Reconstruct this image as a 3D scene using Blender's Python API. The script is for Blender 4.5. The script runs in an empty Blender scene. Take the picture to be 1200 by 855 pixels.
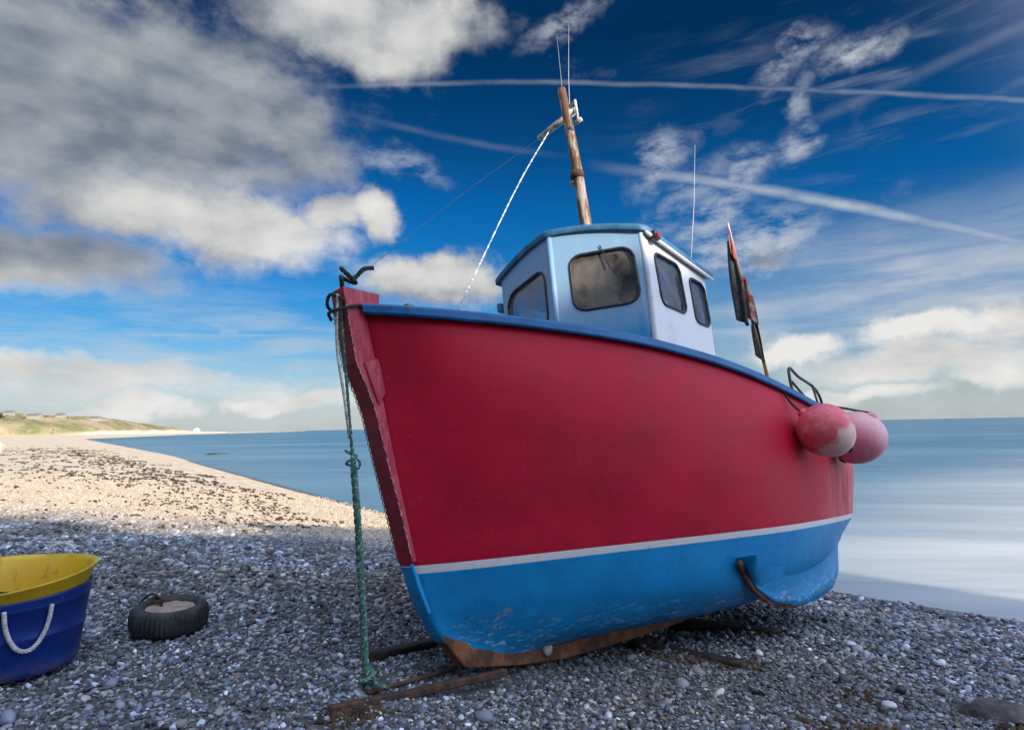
import bpy, bmesh, math, random
import numpy as np
from mathutils import Vector, Matrix, noise as mnoise
R = math.radians
random.seed(7); rng = np.random.default_rng(7)
scene = bpy.context.scene
col = scene.collection

# ------------------------------------------------------------------ camera
cam_d = bpy.data.cameras.new('camera'); cam = bpy.data.objects.new('camera', cam_d); col.objects.link(cam)
cam_d.sensor_fit = 'HORIZONTAL'; cam_d.sensor_width = 36.0; cam_d.lens = 21.0
cam_d.clip_start = 0.05; cam_d.clip_end = 60000
PH, RO = R(5.892), R(1.074)
F = Vector((0, math.cos(PH), math.sin(PH))); R0 = Vector((1, 0, 0)); U0 = R0.cross(F)
CR = math.cos(RO) * R0 - math.sin(RO) * U0; CU = math.sin(RO) * R0 + math.cos(RO) * U0
M = Matrix((CR, CU, -F)).transposed().to_4x4(); M.translation = Vector((0, 0, 1.5))
cam.matrix_world = M
scene.camera = cam

# ------------------------------------------------------------------ sun + exposure
SUN_TO = Vector((0.66, -0.75, 0)).normalized()
SUN_EL = R(24)
sd = bpy.data.lights.new('sun', 'SUN'); sd.energy = 4.2; sd.angle = R(0.5); sd.color = (1.0, 0.86, 0.69)
sun = bpy.data.objects.new('sun', sd); col.objects.link(sun)
sdir = Vector((SUN_TO.x * math.cos(SUN_EL), SUN_TO.y * math.cos(SUN_EL), math.sin(SUN_EL)))
sun.rotation_euler = sdir.to_track_quat('Z', 'Y').to_euler()
vs = scene.view_settings
vs.view_transform = 'Standard'; vs.look = 'None'; vs.gamma = 1.0; vs.use_curve_mapping = False
vs.exposure = 0.68
SKY_STRENGTH = 0.1

# ------------------------------------------------------------------ node helper
class NT:
    def __init__(s, nt): s.nt = nt; s.n = nt.nodes; s.l = nt.links
    def new(s, t, **kw):
        nd = s.n.new(t)
        for k, v in kw.items(): setattr(nd, k, v)
        return nd
    def put(s, sock, v):
        if isinstance(v, bpy.types.NodeSocket): s.l.new(v, sock)
        elif v is not None:
            try: sock.default_value = v
            except Exception:
                sock.default_value = tuple(v) + (1,) if len(v) == 3 else v
    def m(s, op, a, b=None, c=None, clamp=False):
        nd = s.new('ShaderNodeMath', operation=op); nd.use_clamp = clamp
        s.put(nd.inputs[0], a); s.put(nd.inputs[1], b); s.put(nd.inputs[2], c)
        return nd.outputs[0]
    def vm(s, op, a, b=None, out=0):
        nd = s.new('ShaderNodeVectorMath', operation=op)
        s.put(nd.inputs[0], a); s.put(nd.inputs[1], b)
        return nd.outputs[out]
    def mr(s, v, a, b, c=0.0, d=1.0, smooth=False):
        nd = s.new('ShaderNodeMapRange'); nd.interpolation_type = 'SMOOTHSTEP' if smooth else 'LINEAR'; nd.clamp = True
        for i, q in enumerate((v, a, b, c, d)): s.put(nd.inputs[i], q)
        return nd.outputs[0]
    def mix(s, f, a, b, mode='MIX'):
        nd = s.new('ShaderNodeMix', data_type='RGBA', blend_type=mode)
        s.put(nd.inputs[0], f); s.put(nd.inputs[6], a); s.put(nd.inputs[7], b)
        return nd.outputs[2]
    def noise(s, vec, scale, detail=3.0, rough=0.5, out=0, dist=0.0):
        nd = s.new('ShaderNodeTexNoise'); s.put(nd.inputs['Vector'], vec)
        nd.inputs['Scale'].default_value = scale; nd.inputs['Detail'].default_value = detail
        nd.inputs['Roughness'].default_value = rough; nd.inputs['Distortion'].default_value = dist
        return nd.outputs[out]
    def vor(s, vec, scale, feature='F1', out='Distance', rnd=1.0):
        nd = s.new('ShaderNodeTexVoronoi', feature=feature); s.put(nd.inputs['Vector'], vec)
        nd.inputs['Scale'].default_value = scale; nd.inputs['Randomness'].default_value = rnd
        return nd.outputs[out]
    def ramp(s, f, stops, interp='LINEAR'):
        nd = s.new('ShaderNodeValToRGB'); cr = nd.color_ramp; cr.interpolation = interp
        while len(cr.elements) < len(stops): cr.elements.new(0.5)
        for e, (p, c) in zip(cr.elements, stops): e.position = p; e.color = (*c, 1) if len(c) == 3 else c
        s.put(nd.inputs[0], f); return nd.outputs[0]
    def mapping(s, vec, loc=(0, 0, 0), rot=(0, 0, 0), sc=(1, 1, 1), typ='POINT'):
        nd = s.new('ShaderNodeMapping', vector_type=typ); s.put(nd.inputs[0], vec)
        nd.inputs[1].default_value = loc; nd.inputs[2].default_value = rot; nd.inputs[3].default_value = sc
        return nd.outputs[0]
    def sep(s, v):
        nd = s.new('ShaderNodeSeparateXYZ'); s.put(nd.inputs[0], v); return nd.outputs
    def comb(s, x, y, z=0.0):
        nd = s.new('ShaderNodeCombineXYZ'); s.put(nd.inputs[0], x); s.put(nd.inputs[1], y); s.put(nd.inputs[2], z); return nd.outputs[0]

# ------------------------------------------------------------------ world: Nishita sky with clouds laid out by azimuth / elevation
world = bpy.data.worlds.new('World'); scene.world = world; world.use_nodes = True
w = NT(world.node_tree); w.n.clear()
sky = w.new('ShaderNodeTexSky', sky_type='NISHITA'); sky.sun_disc = False
sky.sun_elevation = SUN_EL; sky.sun_rotation = math.atan2(SUN_TO.x, SUN_TO.y)
sky.air_density = 1.0; sky.dust_density = 0.6; sky.ozone_density = 2.5
tc = w.new('ShaderNodeTexCoord')
gx, gy, gz = w.sep(tc.outputs['Generated'])
az = w.m('ARCTAN2', gx, gy)
el = w.m('ARCSINE', w.m('MINIMUM', w.m('MAXIMUM', gz, -1.0), 1.0))
P0 = w.comb(az, el)
warp = w.vm('SUBTRACT', w.noise(P0, 7.0, 6.0, 0.62, out=1), (0.5, 0.5, 0.5))
warpx = w.vm('MULTIPLY', warp, (0.15, 0.11, 0.0))
PW = w.vm('ADD', P0, warpx)
CL = [
 (-0.611,0.456,0.40,0.155,0,1.05),(-0.243,0.610,0.235,0.075,0,1.0),(-0.437,0.313,0.18,0.080,-10,1.1),(-0.594,0.322,0.155,0.070,0,1.0),
 (-0.667,0.235,0.19,0.060,0,.85),(-0.378,0.470,0.160,0.085,-20,.85),(-0.223,0.350,0.056,0.046,0,1.0),(-0.300,0.350,0.060,0.040,0,.8),
 (-0.121,0.242,0.150,0.055,0,1.1),
 (0.621,0.119,0.100,0.026,0,1.0),(0.702,0.121,0.080,0.030,0,1.0),(0.449,0.105,0.080,0.028,0,.95),
 (0.603,0.077,0.20,0.036,0,.75),
 (-0.542,0.076,0.34,0.036,0,.62),(-0.562,0.036,0.10,0.026,0,.85),(-0.357,0.051,0.14,0.020,0,.85),(-0.669,0.095,0.13,0.026,0,.7),
 (0.40,0.245,0.07,0.02,0,.7),(0.684,0.054,0.10,0.025,0,.8),(0.496,0.038,0.19,0.018,0,.7),(-0.02,0.05,0.30,0.03,0,.7),
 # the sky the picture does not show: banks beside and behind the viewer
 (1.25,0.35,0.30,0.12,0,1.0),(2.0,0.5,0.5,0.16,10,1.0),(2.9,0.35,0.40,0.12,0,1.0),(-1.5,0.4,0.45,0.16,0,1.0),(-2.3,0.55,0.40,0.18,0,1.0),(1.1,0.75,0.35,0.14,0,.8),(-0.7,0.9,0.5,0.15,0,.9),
]
WISP = [(0.472,0.521,0.062,0.027,12,1.0),(0.561,0.502,0.060,0.021,8,1.0),(0.463,0.402,0.036,0.030,0,1.0),(0.390,0.372,0.060,0.032,45,.95),
 (0.344,0.325,0.075,0.040,25,.95),(0.400,0.265,0.13,0.048,8,1.0),(0.257,0.413,0.055,0.034,30,.8),(0.110,0.624,0.10,0.024,25,.7),
 (0.485,0.458,0.025,0.036,-10,.6),(-0.185,0.433,0.09,0.022,-15,.65),(-0.445,0.165,0.045,0.018,0,.8),(0.30,0.36,0.10,0.03,30,.5),(0.60,0.26,0.14,0.012,0,.5)]
def blob(P, cx, cy, rx, ry, rot, wt):
    v = w.mapping(P, (cx, cy, 0), (0, 0, R(rot)), (rx, ry, 1), 'TEXTURE')
    return w.mr(w.vm('LENGTH', v, out=1), 1.35, 0.15, 0.0, wt, smooth=True)
D = None
for c in CL:
    b = blob(PW, *c); D = b if D is None else w.m('MAXIMUM', D, b)
# billow noise: direction based, finer toward the horizon
gzc = w.m('ADD', w.m('MAXIMUM', gz, 0.0), 0.16)
PN = w.comb(az, w.m('MULTIPLY', el, 1.7))
n1 = w.noise(PN, 6.0, 11.0, 0.60)
nf = w.noise(w.comb(az, w.m('MULTIPLY', el, 2.2)), 16.0, 10.0, 0.62)
n1f = w.noise(PN, 4.0, 6.0, 0.48)
LX, LY = 0.020, 0.018
n1b = w.noise(w.vm('ADD', PN, (0.022, -0.028, 0)), 4.0, 6.0, 0.48)
n2 = w.noise(PN, 2.6, 5.0, 0.55)
dens = w.m('ADD', D, w.m('MULTIPLY', w.m('SUBTRACT', n1, 0.5), 1.35))
dens = w.m('SUBTRACT', dens, w.m('MULTIPLY', w.m('MAXIMUM', w.m('SUBTRACT', n2, 0.55), 0.0), 0.8))
cum = w.mr(dens, 0.12, 0.82, 0, 1, smooth=True)
# brightness of the cumulus: sunlit relief, with darker undersides in the thick bank at left
DARK = [(-0.66,0.44,0.36,0.10,0,.8),(-0.36,0.49,0.14,0.09,-10,.7),(-0.72,0.24,0.26,0.06,0,.85),(0.66,0.082,0.22,0.026,0,.45),(-0.4,0.41,0.10,0.05,-10,.6),(-0.15,0.20,0.16,0.016,0,.35)]
DK = None
for c in DARK:
    b = blob(PW, *c); DK = b if DK is None else w.m('MAXIMUM', DK, b)
BR = None
for c in [(-0.36,0.30,0.17,0.07,-12,1.0),(-0.54,0.315,0.12,0.055,0,.8),(-0.20,0.62,0.20,0.06,0,.75),(-0.7,0.62,0.14,0.06,0,.5),(-0.12,0.25,0.15,0.04,0,.8),(0.62,0.125,0.10,0.02,0,1.0),(0.45,0.108,0.07,0.02,0,1.0),(-0.22,0.35,0.05,0.04,0,.8)]:
    b = blob(PW, *c); BR = b if BR is None else w.m('MAXIMUM', BR, b)
relief = w.m('MULTIPLY', w.m('SUBTRACT', n1f, n1b), 1.5)
lum = w.m('ADD', w.m('ADD', 0.50, relief), w.mr(el, 0.22, 0.08, 0.0, 0.40))
lum = w.m('ADD', lum, w.m('MULTIPLY', BR, 0.36))
lum = w.m('SUBTRACT', lum, w.m('MULTIPLY', DK, 0.20))
lum = w.m('ADD', lum, w.m('MULTIPLY', w.m('SUBTRACT', n1, 0.5), 0.34))
lum = w.m('ADD', lum, w.mr(cum, 0.9, 0.3, 0.0, 0.08))
ccol = w.ramp(lum, [(0.0, (0.09, 0.13, 0.21)), (0.28, (0.21, 0.25, 0.32)), (0.5, (0.42, 0.45, 0.49)), (0.75, (0.72, 0.72, 0.71)), (1.0, (0.92, 0.91, 0.89))])
# high thin cloud and vapour trails
def trail(a, b, c, x0, x1, wid, amp, fade=0.08, wob=0.006):
    x = w.m('ADD', az, w.m('MULTIPLY', w.sep(warp)[0], 0.02))
    y = w.m('ADD', el, w.m('MULTIPLY', w.sep(warp)[1], wob * 1.3))
    q = w.m('ADD', w.m('MULTIPLY', w.m('ADD', w.m('MULTIPLY', x, a), b), x), c)
    d = w.m('ABSOLUTE', w.m('SUBTRACT', y, q))
    k = w.m('MULTIPLY', w.mr(d, wid, 0.0, 0, amp, smooth=True), w.mr(nf, 0.3, 0.6, 0.5, 1.0))
    return w.m('MULTIPLY', k, w.m('MULTIPLY', w.mr(az, x0 - fade, x0 + fade, smooth=True), w.mr(az, x1 + fade, x1 - fade, smooth=True)))
str_v = w.mapping(P0, (0, 0, 0), (0, 0, R(14)), (3.0, 26.0, 1))
str_n = w.noise(str_v, 1.0, 7.0, 0.6, dist=0.4)
str_v2 = w.mapping(P0, (0, 0, 0), (0, 0, R(-12)), (3.4, 22.0, 1))
str_n2 = w.noise(str_v2, 1.3, 6.0, 0.6, dist=0.5)
CI = None
def addm(v):
    global CI
    CI = v if CI is None else w.m('MAXIMUM', CI, v)
addm(trail(-0.2687, -0.0115, 0.544, -0.28, 1.2, 0.0055, 0.30))
addm(trail(-0.2912, -0.0924, 0.4386, 0.24, 1.15, 0.0135, 0.95, fade=0.12))
addm(trail(-0.348, 0.1418, 0.1991, 0.42, 1.0, 0.010, 0.6))
addm(trail(-0.0737, -0.0297, 0.1471, -1.0, -0.30, 0.004, 0.5))
addm(trail(-0.1725, 0.3697, 0.2916, 0.50, 0.9, 0.012, 0.15))
addm(trail(-0.012, -0.1483, 0.4507, -0.26, 0.05, 0.008, 0.12))
ci_r = blob(P0, 0.66, 0.16, 0.46, 0.13, 0, 1.0)
ci_r2 = blob(P0, 0.60, 0.46, 0.40, 0.16, 0, 0.55)
ci_l = blob(P0, -0.45, 0.11, 0.60, 0.11, 0, 0.75)
addm(w.m('MULTIPLY', ci_r, w.mr(str_n, 0.33, 0.62, 0.38, 0.98, smooth=True)))
addm(w.m('MULTIPLY', ci_r2, w.mr(str_n2, 0.48, 0.80, 0.0, 0.5, smooth=True)))
addm(w.m('MULTIPLY', ci_l, w.mr(str_n2, 0.35, 0.65, 0.1, 0.85, smooth=True)))
for c_ in WISP:
    addm(w.m('MULTIPLY', blob(PW, *c_), w.mr(nf, 0.34, 0.62, 0.0, 1.0, smooth=True)))
veil = w.mr(el, 0.16, 0.0, 0.0, 0.85, smooth=True)
addm(veil)
CI = w.m('MULTIPLY', CI, w.mr(n1, 0.3, 0.62, 0.55, 1.0))
# base sky
bc = w.new('ShaderNodeHueSaturation'); bc.inputs['Saturation'].default_value = 1.45; bc.inputs['Value'].default_value = 1.0
w.l.new(sky.outputs[0], bc.inputs['Color'])
tint = w.ramp(w.mr(el, 0.0, 0.9), [(0.0, (0.50, 0.52, 0.62)), (0.10, (0.40, 0.52, 0.64)), (0.24, (0.16, 0.52, 0.66)), (0.40, (0.09, 0.46, 0.60)), (0.52, (0.15, 0.30, 0.38)), (0.66, (0.25, 0.20, 0.24)), (1.0, (0.4, 0.32, 0.34))])
base = w.mix(1.0, bc.outputs[0], tint, 'MULTIPLY')
K = 1.0 / SKY_STRENGTH
cs = w.vm('SCALE', ccol); cs.node.inputs['Scale'].default_value = K * 0.56
cic = w.vm('SCALE', (0.62, 0.68, 0.74)); cic.node.inputs['Scale'].default_value = K * 0.56
s1 = w.mix(CI, base, cic)
s2 = w.mix(cum, s1, cs)
below = w.mr(el, -0.01, -0.03, 0, 1)
# added bright glow round the sun and overhead, unseen, to fill the shaded foreground
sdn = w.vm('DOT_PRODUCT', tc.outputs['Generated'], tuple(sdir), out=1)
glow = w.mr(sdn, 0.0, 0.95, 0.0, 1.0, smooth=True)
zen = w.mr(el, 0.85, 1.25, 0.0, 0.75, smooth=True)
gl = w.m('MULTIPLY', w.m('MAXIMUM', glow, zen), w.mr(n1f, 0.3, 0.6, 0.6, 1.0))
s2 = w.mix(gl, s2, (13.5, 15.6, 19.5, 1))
s3 = w.mix(below, s2, (1.6, 2.0, 2.4, 1))
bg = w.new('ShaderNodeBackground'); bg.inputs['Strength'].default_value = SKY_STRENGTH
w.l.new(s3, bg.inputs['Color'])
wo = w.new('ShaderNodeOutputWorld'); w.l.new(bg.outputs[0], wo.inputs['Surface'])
world.cycles.sampling_method = 'MANUAL'; world.cycles.sample_map_resolution = 512

# ------------------------------------------------------------------ materials
def mat(name):
    m = bpy.data.materials.new(name); m.use_nodes = True
    n = NT(m.node_tree); n.bsdf = m.node_tree.nodes['Principled BSDF']; n.out = m.node_tree.nodes['Material Output']
    return m, n
def objc(n): return n.new('ShaderNodeTexCoord').outputs['Object']
def bump(n, h, strength=0.3, dist=0.02):
    b = n.new('ShaderNodeBump'); b.inputs['Strength'].default_value = strength; b.inputs['Distance'].default_value = dist
    n.put(b.inputs['Height'], h); n.l.new(b.outputs[0], n.bsdf.inputs['Normal'])
def setb(n, c=None, rough=0.5, metal=0.0, spec=0.5, coat=0.0):
    if c is not None: n.put(n.bsdf.inputs['Base Color'], c)
    n.put(n.bsdf.inputs['Roughness'], rough); n.bsdf.inputs['Metallic'].default_value = metal
    n.bsdf.inputs['Specular IOR Level'].default_value = spec
    n.bsdf.inputs['Coat Weight'].default_value = coat; n.bsdf.inputs['Coat Roughness'].default_value = 0.15
def worn(name, c1, c2, scale=6, rough=0.5, bumps=0.25, bdist=0.01, lo=0.4, hi=0.65, metal=0.0, stretch=(1, 1, 1), spec=0.4):
    m, n = mat(name); v = n.mapping(objc(n), sc=stretch)
    f = n.mr(n.noise(v, scale, 6, 0.6), lo, hi, smooth=True)
    setb(n, n.mix(f, (*c1, 1), (*c2, 1)), rough, metal, spec)
    bump(n, n.noise(v, scale * 4, 5, 0.6), bumps, bdist); return m

m_band = worn('flaking_band', (0.60, 0.35, 0.36), (0.12, 0.02, 0.03), 30, 0.7)
# hull colours
m_red, n = mat('red_paint'); v = objc(n)
n_big = n.noise(v, 1.3, 5, 0.6); n_str = n.noise(n.mapping(v, sc=(9, 9, 0.7)), 1.0, 5, 0.6)
c = n.mix(n.mr(n_big, 0.3, 0.7), (0.33, 0.002, 0.022, 1), (0.47, 0.006, 0.036, 1))
c = n.mix(n.mr(n.noise(v, 26, 4, 0.6), 0.52, 0.75, 0, 0.22), c, (0.40, 0.04, 0.07, 1))
sx, sy, sz = n.sep(v)
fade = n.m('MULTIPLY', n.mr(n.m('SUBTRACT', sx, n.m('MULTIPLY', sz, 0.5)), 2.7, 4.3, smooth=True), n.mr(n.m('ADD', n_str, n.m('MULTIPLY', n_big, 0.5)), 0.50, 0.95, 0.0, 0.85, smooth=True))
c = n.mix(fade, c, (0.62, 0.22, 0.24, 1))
c = n.mix(n.mr(n.noise(n.mapping(v, sc=(1.2, 1.2, 3.5)), 5, 7, 0.7), 0.56, 0.74, 0, 0.4), c, (0.16, 0.004, 0.02, 1))
c = n.mix(n.mr(n.noise(n.mapping(v, sc=(1, 1, 2.5)), 30, 3, 0.6), 0.72, 0.76, 0, 0.5), c, (0.5, 0.25, 0.25, 1))
setb(n, c, n.mr(n_big, 0.3, 0.7, 0.50, 0.64), 0, 0.2, 0.0)
pl = n.m('ADD', n.noise(n.mapping(v, sc=(0.5, 1, 1.4)), 2.0, 3, 0.5), n.m('MULTIPLY', n.noise(v, 40, 3, 0.6), 0.03)); bump(n, pl, 0.35, 0.03)

m_blue, n = mat('blue_antifouling'); v = objc(n); sx, sy, sz = n.sep(v)
c = n.mix(n.mr(n.noise(v, 2.2, 5, 0.6), 0.3, 0.7), (0.0, 0.18, 0.45, 1), (0.0, 0.25, 0.58, 1))
# scraped patches low down where the shingle rubs
low = n.mr(n.m('ADD', sz, n.m('MULTIPLY', sx, 0.03)), 0.36, 0.04, smooth=True)
scr = n.m('MULTIPLY', low, n.mr(n.noise(n.mapping(v, sc=(1.6, 1.6, 5)), 7, 7, 0.7), 0.54, 0.62, smooth=True))
c = n.mix(n.m('MULTIPLY', scr, 0.8), c, (0.42, 0.58, 0.66, 1))
grn = n.m('MULTIPLY', low, n.mr(n.noise(n.mapping(v, sc=(1, 1, 3)), 4, 5, 0.6), 0.52, 0.66, 0, 0.6, smooth=True))
c = n.mix(grn, c, (0.03, 0.12, 0.13, 1))
chip = n.mr(n.vm('LENGTH', n.vm('MULTIPLY', n.vm('SUBTRACT', v, (0.10, -0.28, 0.27)), (3.0, 1.2, 3.2)), out=1), 0.55, 0.15)
chip = n.m('MULTIPLY', chip, n.mr(n.noise(v, 14, 6, 0.75), 0.56, 0.59))
c = n.mix(chip, c, (0.40, 0.30, 0.20, 1))
fl = n.mr(n.noise(v, 34, 3, 0.5), 0.74, 0.77, 0, 0.6)
c = n.mix(fl, c, (0.6, 0.65, 0.66, 1))
setb(n, c, 0.5, 0, 0.35, 0.0); bump(n, n.m('ADD', n.noise(v, 5, 5, 0.6), n.m('MULTIPLY', n.noise(v, 60, 3, .6), 0.06)), 0.4, 0.02)

m_white = worn('white_stripe_paint', (0.62, 0.62, 0.64), (0.42, 0.38, 0.38), 14, 0.5, 0.2, 0.004, 0.55, 0.8)
m_rail = worn('blue_rail_paint', (0.0, 0.075, 0.25), (0.0, 0.12, 0.32), 5, 0.5, 0.35, 0.006, 0.35, 0.65, stretch=(0.6, 2, 2))
m_rust = worn('rusted_keel_iron', (0.22, 0.085, 0.035), (0.075, 0.035, 0.022), 7, 0.85, 0.8, 0.012, 0.35, 0.65)
m_rustbar = worn('rusty_iron', (0.10, 0.045, 0.028), (0.035, 0.022, 0.02), 12, 0.85, 0.8, 0.008)
m_timber = worn('wet_black_timber', (0.014, 0.011, 0.010), (0.045, 0.032, 0.024), 9, 0.8, 0.8, 0.01, stretch=(0.3, 3, 3))
m_stem = worn('stem_red_paint', (0.32, 0.012, 0.04), (0.46, 0.06, 0.09), 16, 0.45, 0.5, 0.008, 0.42, 0.7, stretch=(2, 2, .5))
m_stemd = worn('dark_stem_face_paint', (0.30, 0.010, 0.03), (0.17, 0.02, 0.03), 12, 0.6, 0.5, 0.008)
m_deck = worn('grey_blue_deck_paint', (0.22, 0.27, 0.32), (0.16, 0.2, 0.25), 5, 0.7)
m_roof = worn('roof_blue_paint', (0.02, 0.10, 0.20), (0.04, 0.15, 0.26), 8, 0.5, 0.2, 0.005)
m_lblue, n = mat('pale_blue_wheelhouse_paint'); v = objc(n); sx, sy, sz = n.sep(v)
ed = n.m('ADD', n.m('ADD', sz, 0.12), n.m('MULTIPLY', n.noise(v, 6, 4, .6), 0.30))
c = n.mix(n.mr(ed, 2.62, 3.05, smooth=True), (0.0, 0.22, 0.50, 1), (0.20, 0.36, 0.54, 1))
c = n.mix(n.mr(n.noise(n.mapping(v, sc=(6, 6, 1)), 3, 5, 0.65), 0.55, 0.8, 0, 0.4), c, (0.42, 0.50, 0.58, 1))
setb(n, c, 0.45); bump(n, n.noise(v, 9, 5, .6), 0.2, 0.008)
m_wwhite = worn('white_wheelhouse_paint', (0.66, 0.68, 0.72), (0.52, 0.55, 0.60), 3, 0.45, 0.15, 0.006, 0.5, 0.8)
m_wood_in = worn('varnished_cabin_lining', (0.36, 0.25, 0.14), (0.15, 0.12, 0.07), 5, 0.6, stretch=(1, 1, 3))
m_seal = worn('black_window_seal', (0.015, 0.015, 0.018), (0.03, 0.03, 0.035), 20, 0.5)
m_mast = worn('weathered_mast_wood', (0.13, 0.065, 0.035), (0.36, 0.32, 0.28), 5, 0.8, 0.5, 0.006, 0.48, 0.60, stretch=(3, 3, 0.6))
m_arm = worn('chalky_white_wood', (0.60, 0.60, 0.58), (0.28, 0.24, 0.2), 12, 0.7)
m_rope = worn('grey_rope', (0.42, 0.44, 0.46), (0.25, 0.25, 0.25), 40, 0.9)
m_wrope, n = mat('white_flecked_rope'); v = objc(n)
setb(n, n.mix(n.mr(n.noise(v, 28, 1, 0.5), 0.47, 0.53), (0.75, 0.78, 0.8, 1), (0.25, 0.33, 0.4, 1)), 0.8)
m_green, n = mat('green_rope'); v = objc(n)
c = n.mix(n.mr(n.noise(v, 30, 4, .7), 0.42, 0.62), (0.02, 0.085, 0.07, 1), (0.07, 0.20, 0.16, 1))
c = n.mix(n.mr(n.noise(v, 55, 3, .7), 0.56, 0.62, 0, .9), c, (0.40, 0.46, 0.42, 1))
c = n.mix(n.mr(n.noise(v, 12, 3, .7), 0.60, 0.72, 0, .8), c, (0.03, 0.035, 0.03, 1))
setb(n, c, 0.85); bump(n, n.noise(v, 120, 3, .6), 0.6, 0.004)
m_dkrope = worn('dark_green_rope', (0.015, 0.045, 0.04), (0.03, 0.03, 0.03), 40, 0.9)
m_alu = worn('antenna_white', (0.55, 0.58, 0.62), (0.4, 0.43, 0.47), 10, 0.4)
m_black = worn('black_tube', (0.015, 0.016, 0.02), (0.04, 0.04, 0.045), 14, 0.5)
m_flagk = worn('black_cloth', (0.03, 0.032, 0.04), (0.07, 0.07, 0.08), 20, 0.9, 0.5, 0.01)
m_flagr = worn('faded_red_cloth', (0.24, 0.06, 0.05), (0.36, 0.31, 0.30), 7, 0.9, 0.5, 0.01, 0.42, 0.6)
m_pole, n = mat('dan_pole_paint'); v = objc(n); sx, sy, sz = n.sep(v)
c = n.ramp(n.mr(sz, 2.1, 4.3), [(0, (0.34, 0.16, 0.035)), (0.3, (0.28, 0.14, 0.05)), (0.36, (0.12, 0.1, 0.09)), (0.8, (0.3, 0.12, 0.08)), (0.86, (0.6, 0.45, 0.42)), (1, (0.6, 0.45, 0.42))])
setb(n, c, 0.6)
m_lampred = worn('red_lamp_glass', (0.30, 0.01, 0.015), (0.2, 0.01, 0.01), 10, 0.2)
# fenders
def fendmat(name, c1, c2, lo, hi, sg=-2.2):
    m, n = mat(name); v = objc(n); x, y, z = n.sep(v)
    f = n.mr(n.m('ADD', n.m('MULTIPLY', z, sg), n.noise(v, 5, 5, 0.65)), lo, hi, smooth=True)
    c = n.mix(f, (*c1, 1), (*c2, 1))
    c = n.mix(n.mr(n.noise(v, 11, 7, .75), 0.50, 0.68, 0, .6), c, (0.62, 0.42, 0.40, 1)); c = n.mix(n.mr(n.noise(n.mapping(v, sc=(1, 1, 2)), 9, 6, .75), 0.60, 0.72, 0, .6), c, (0.22, 0.11, 0.10, 1))
    setb(n, c, 0.42, 0, 0.4); bump(n, n.noise(v, 10, 4, .6), 0.25, 0.01); return m
m_f1 = fendmat('weathered_red_vinyl', (0.66, 0.09, 0.13), (0.70, 0.46, 0.45), 0.62, 0.82, 2.4)
m_f2 = fendmat('faded_pink_vinyl', (0.70, 0.20, 0.29), (0.72, 0.36, 0.42), 0.50, 0.95)
m_fblk = worn('navy_fender_end', (0.01, 0.012, 0.03), (0.03, 0.03, 0.05), 12, 0.5)
# tubs / tyre
m_tubb, n = mat('royal_blue_plastic'); v = objc(n)
c = n.mix(n.mr(n.noise(v, 4, 5, .6), .35, .65), (0.0, 0.018, 0.15, 1), (0.0, 0.032, 0.22, 1))
c = n.mix(n.mr(n.noise(n.mapping(v, sc=(1, 1, .25)), 40, 5, .7), .62, .72, 0, .45), c, (0.10, 0.14, 0.34, 1))
c = n.mix(n.m('MULTIPLY', n.mr(n.sep(v)[2], .16, .0), n.mr(n.noise(v, 9, 6, .7), .42, .62, 0, .7)), c, (0.14, 0.14, 0.17, 1))
setb(n, c, .45, 0, .4); bump(n, n.noise(v, 6, 4, .6), .3, .012)
m_tuby, n = mat('grubby_yellow_plastic'); v = objc(n)
c = n.mix(n.mr(n.noise(v, 4, 4, .6), 0.35, 0.65), (0.58, 0.38, 0.006, 1), (0.50, 0.31, 0.004, 1))
c = n.mix(n.mr(n.noise(n.mapping(v, sc=(1, 1, .35)), 16, 6, .7), 0.56, 0.70, 0, .75), c, (0.22, 0.12, 0.02, 1))
setb(n, c, 0.5); bump(n, n.noise(v, 8, 4, .6), 0.3, 0.01)
m_hand = worn('white_rope_handle', (0.55, 0.56, 0.60), (0.38, 0.38, 0.42), 30, 0.8)
m_tyre, n = mat('black_rubber'); v = objc(n)
setb(n, n.mix(n.mr(n.noise(v, 9, 5, .6), 0.4, 0.7), (0.014, 0.014, 0.017, 1), (0.05, 0.05, 0.055, 1)), 0.75); bump(n, n.noise(v, 60, 3, .6), 0.3, 0.004)
m_conc = worn('sandy_concrete', (0.36, 0.28, 0.23), (0.24, 0.19, 0.16), 18, 0.95, 0.8, 0.01)

# glass
def glassmat(name, tint, gl, dirt, dcol):
    m, n = mat(name); n.n.remove(n.bsdf)
    tr = n.new('ShaderNodeBsdfTransparent'); tr.inputs[0].default_value = (*tint, 1)
    g = n.new('ShaderNodeBsdfGlossy'); g.inputs['Roughness'].default_value = 0.06; g.inputs[0].default_value = (0.9, 0.93, 1, 1)
    df = n.new('ShaderNodeBsdfDiffuse'); df.inputs[0].default_value = (*dcol, 1)
    fr = n.new('ShaderNodeFresnel'); fr.inputs[0].default_value = 1.5
    m1 = n.new('ShaderNodeMixShader'); n.put(m1.inputs[0], n.m('ADD', n.m('MULTIPLY', fr.outputs[0], 0.35), gl)); n.l.new(tr.outputs[0], m1.inputs[1]); n.l.new(g.outputs[0], m1.inputs[2])
    m2 = n.new('ShaderNodeMixShader'); v = objc(n)
    n.put(m2.inputs[0], n.mr(n.noise(v, 3.2, 6, .65), 0.38, 0.60, dirt * 0.12, dirt)); n.l.new(m1.outputs[0], m2.inputs[1]); n.l.new(df.outputs[0], m2.inputs[2])
    n.l.new(m2.outputs[0], n.out.inputs['Surface']); return m
m_glass = glassmat('dusty_glass', (0.85, 0.86, 0.85), 0.03, 0.55, (0.27, 0.25, 0.23))
m_glass2 = glassmat('tinted_side_glass', (0.5, 0.55, 0.6), 0.10, 0.5, (0.13, 0.19, 0.29))

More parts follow.
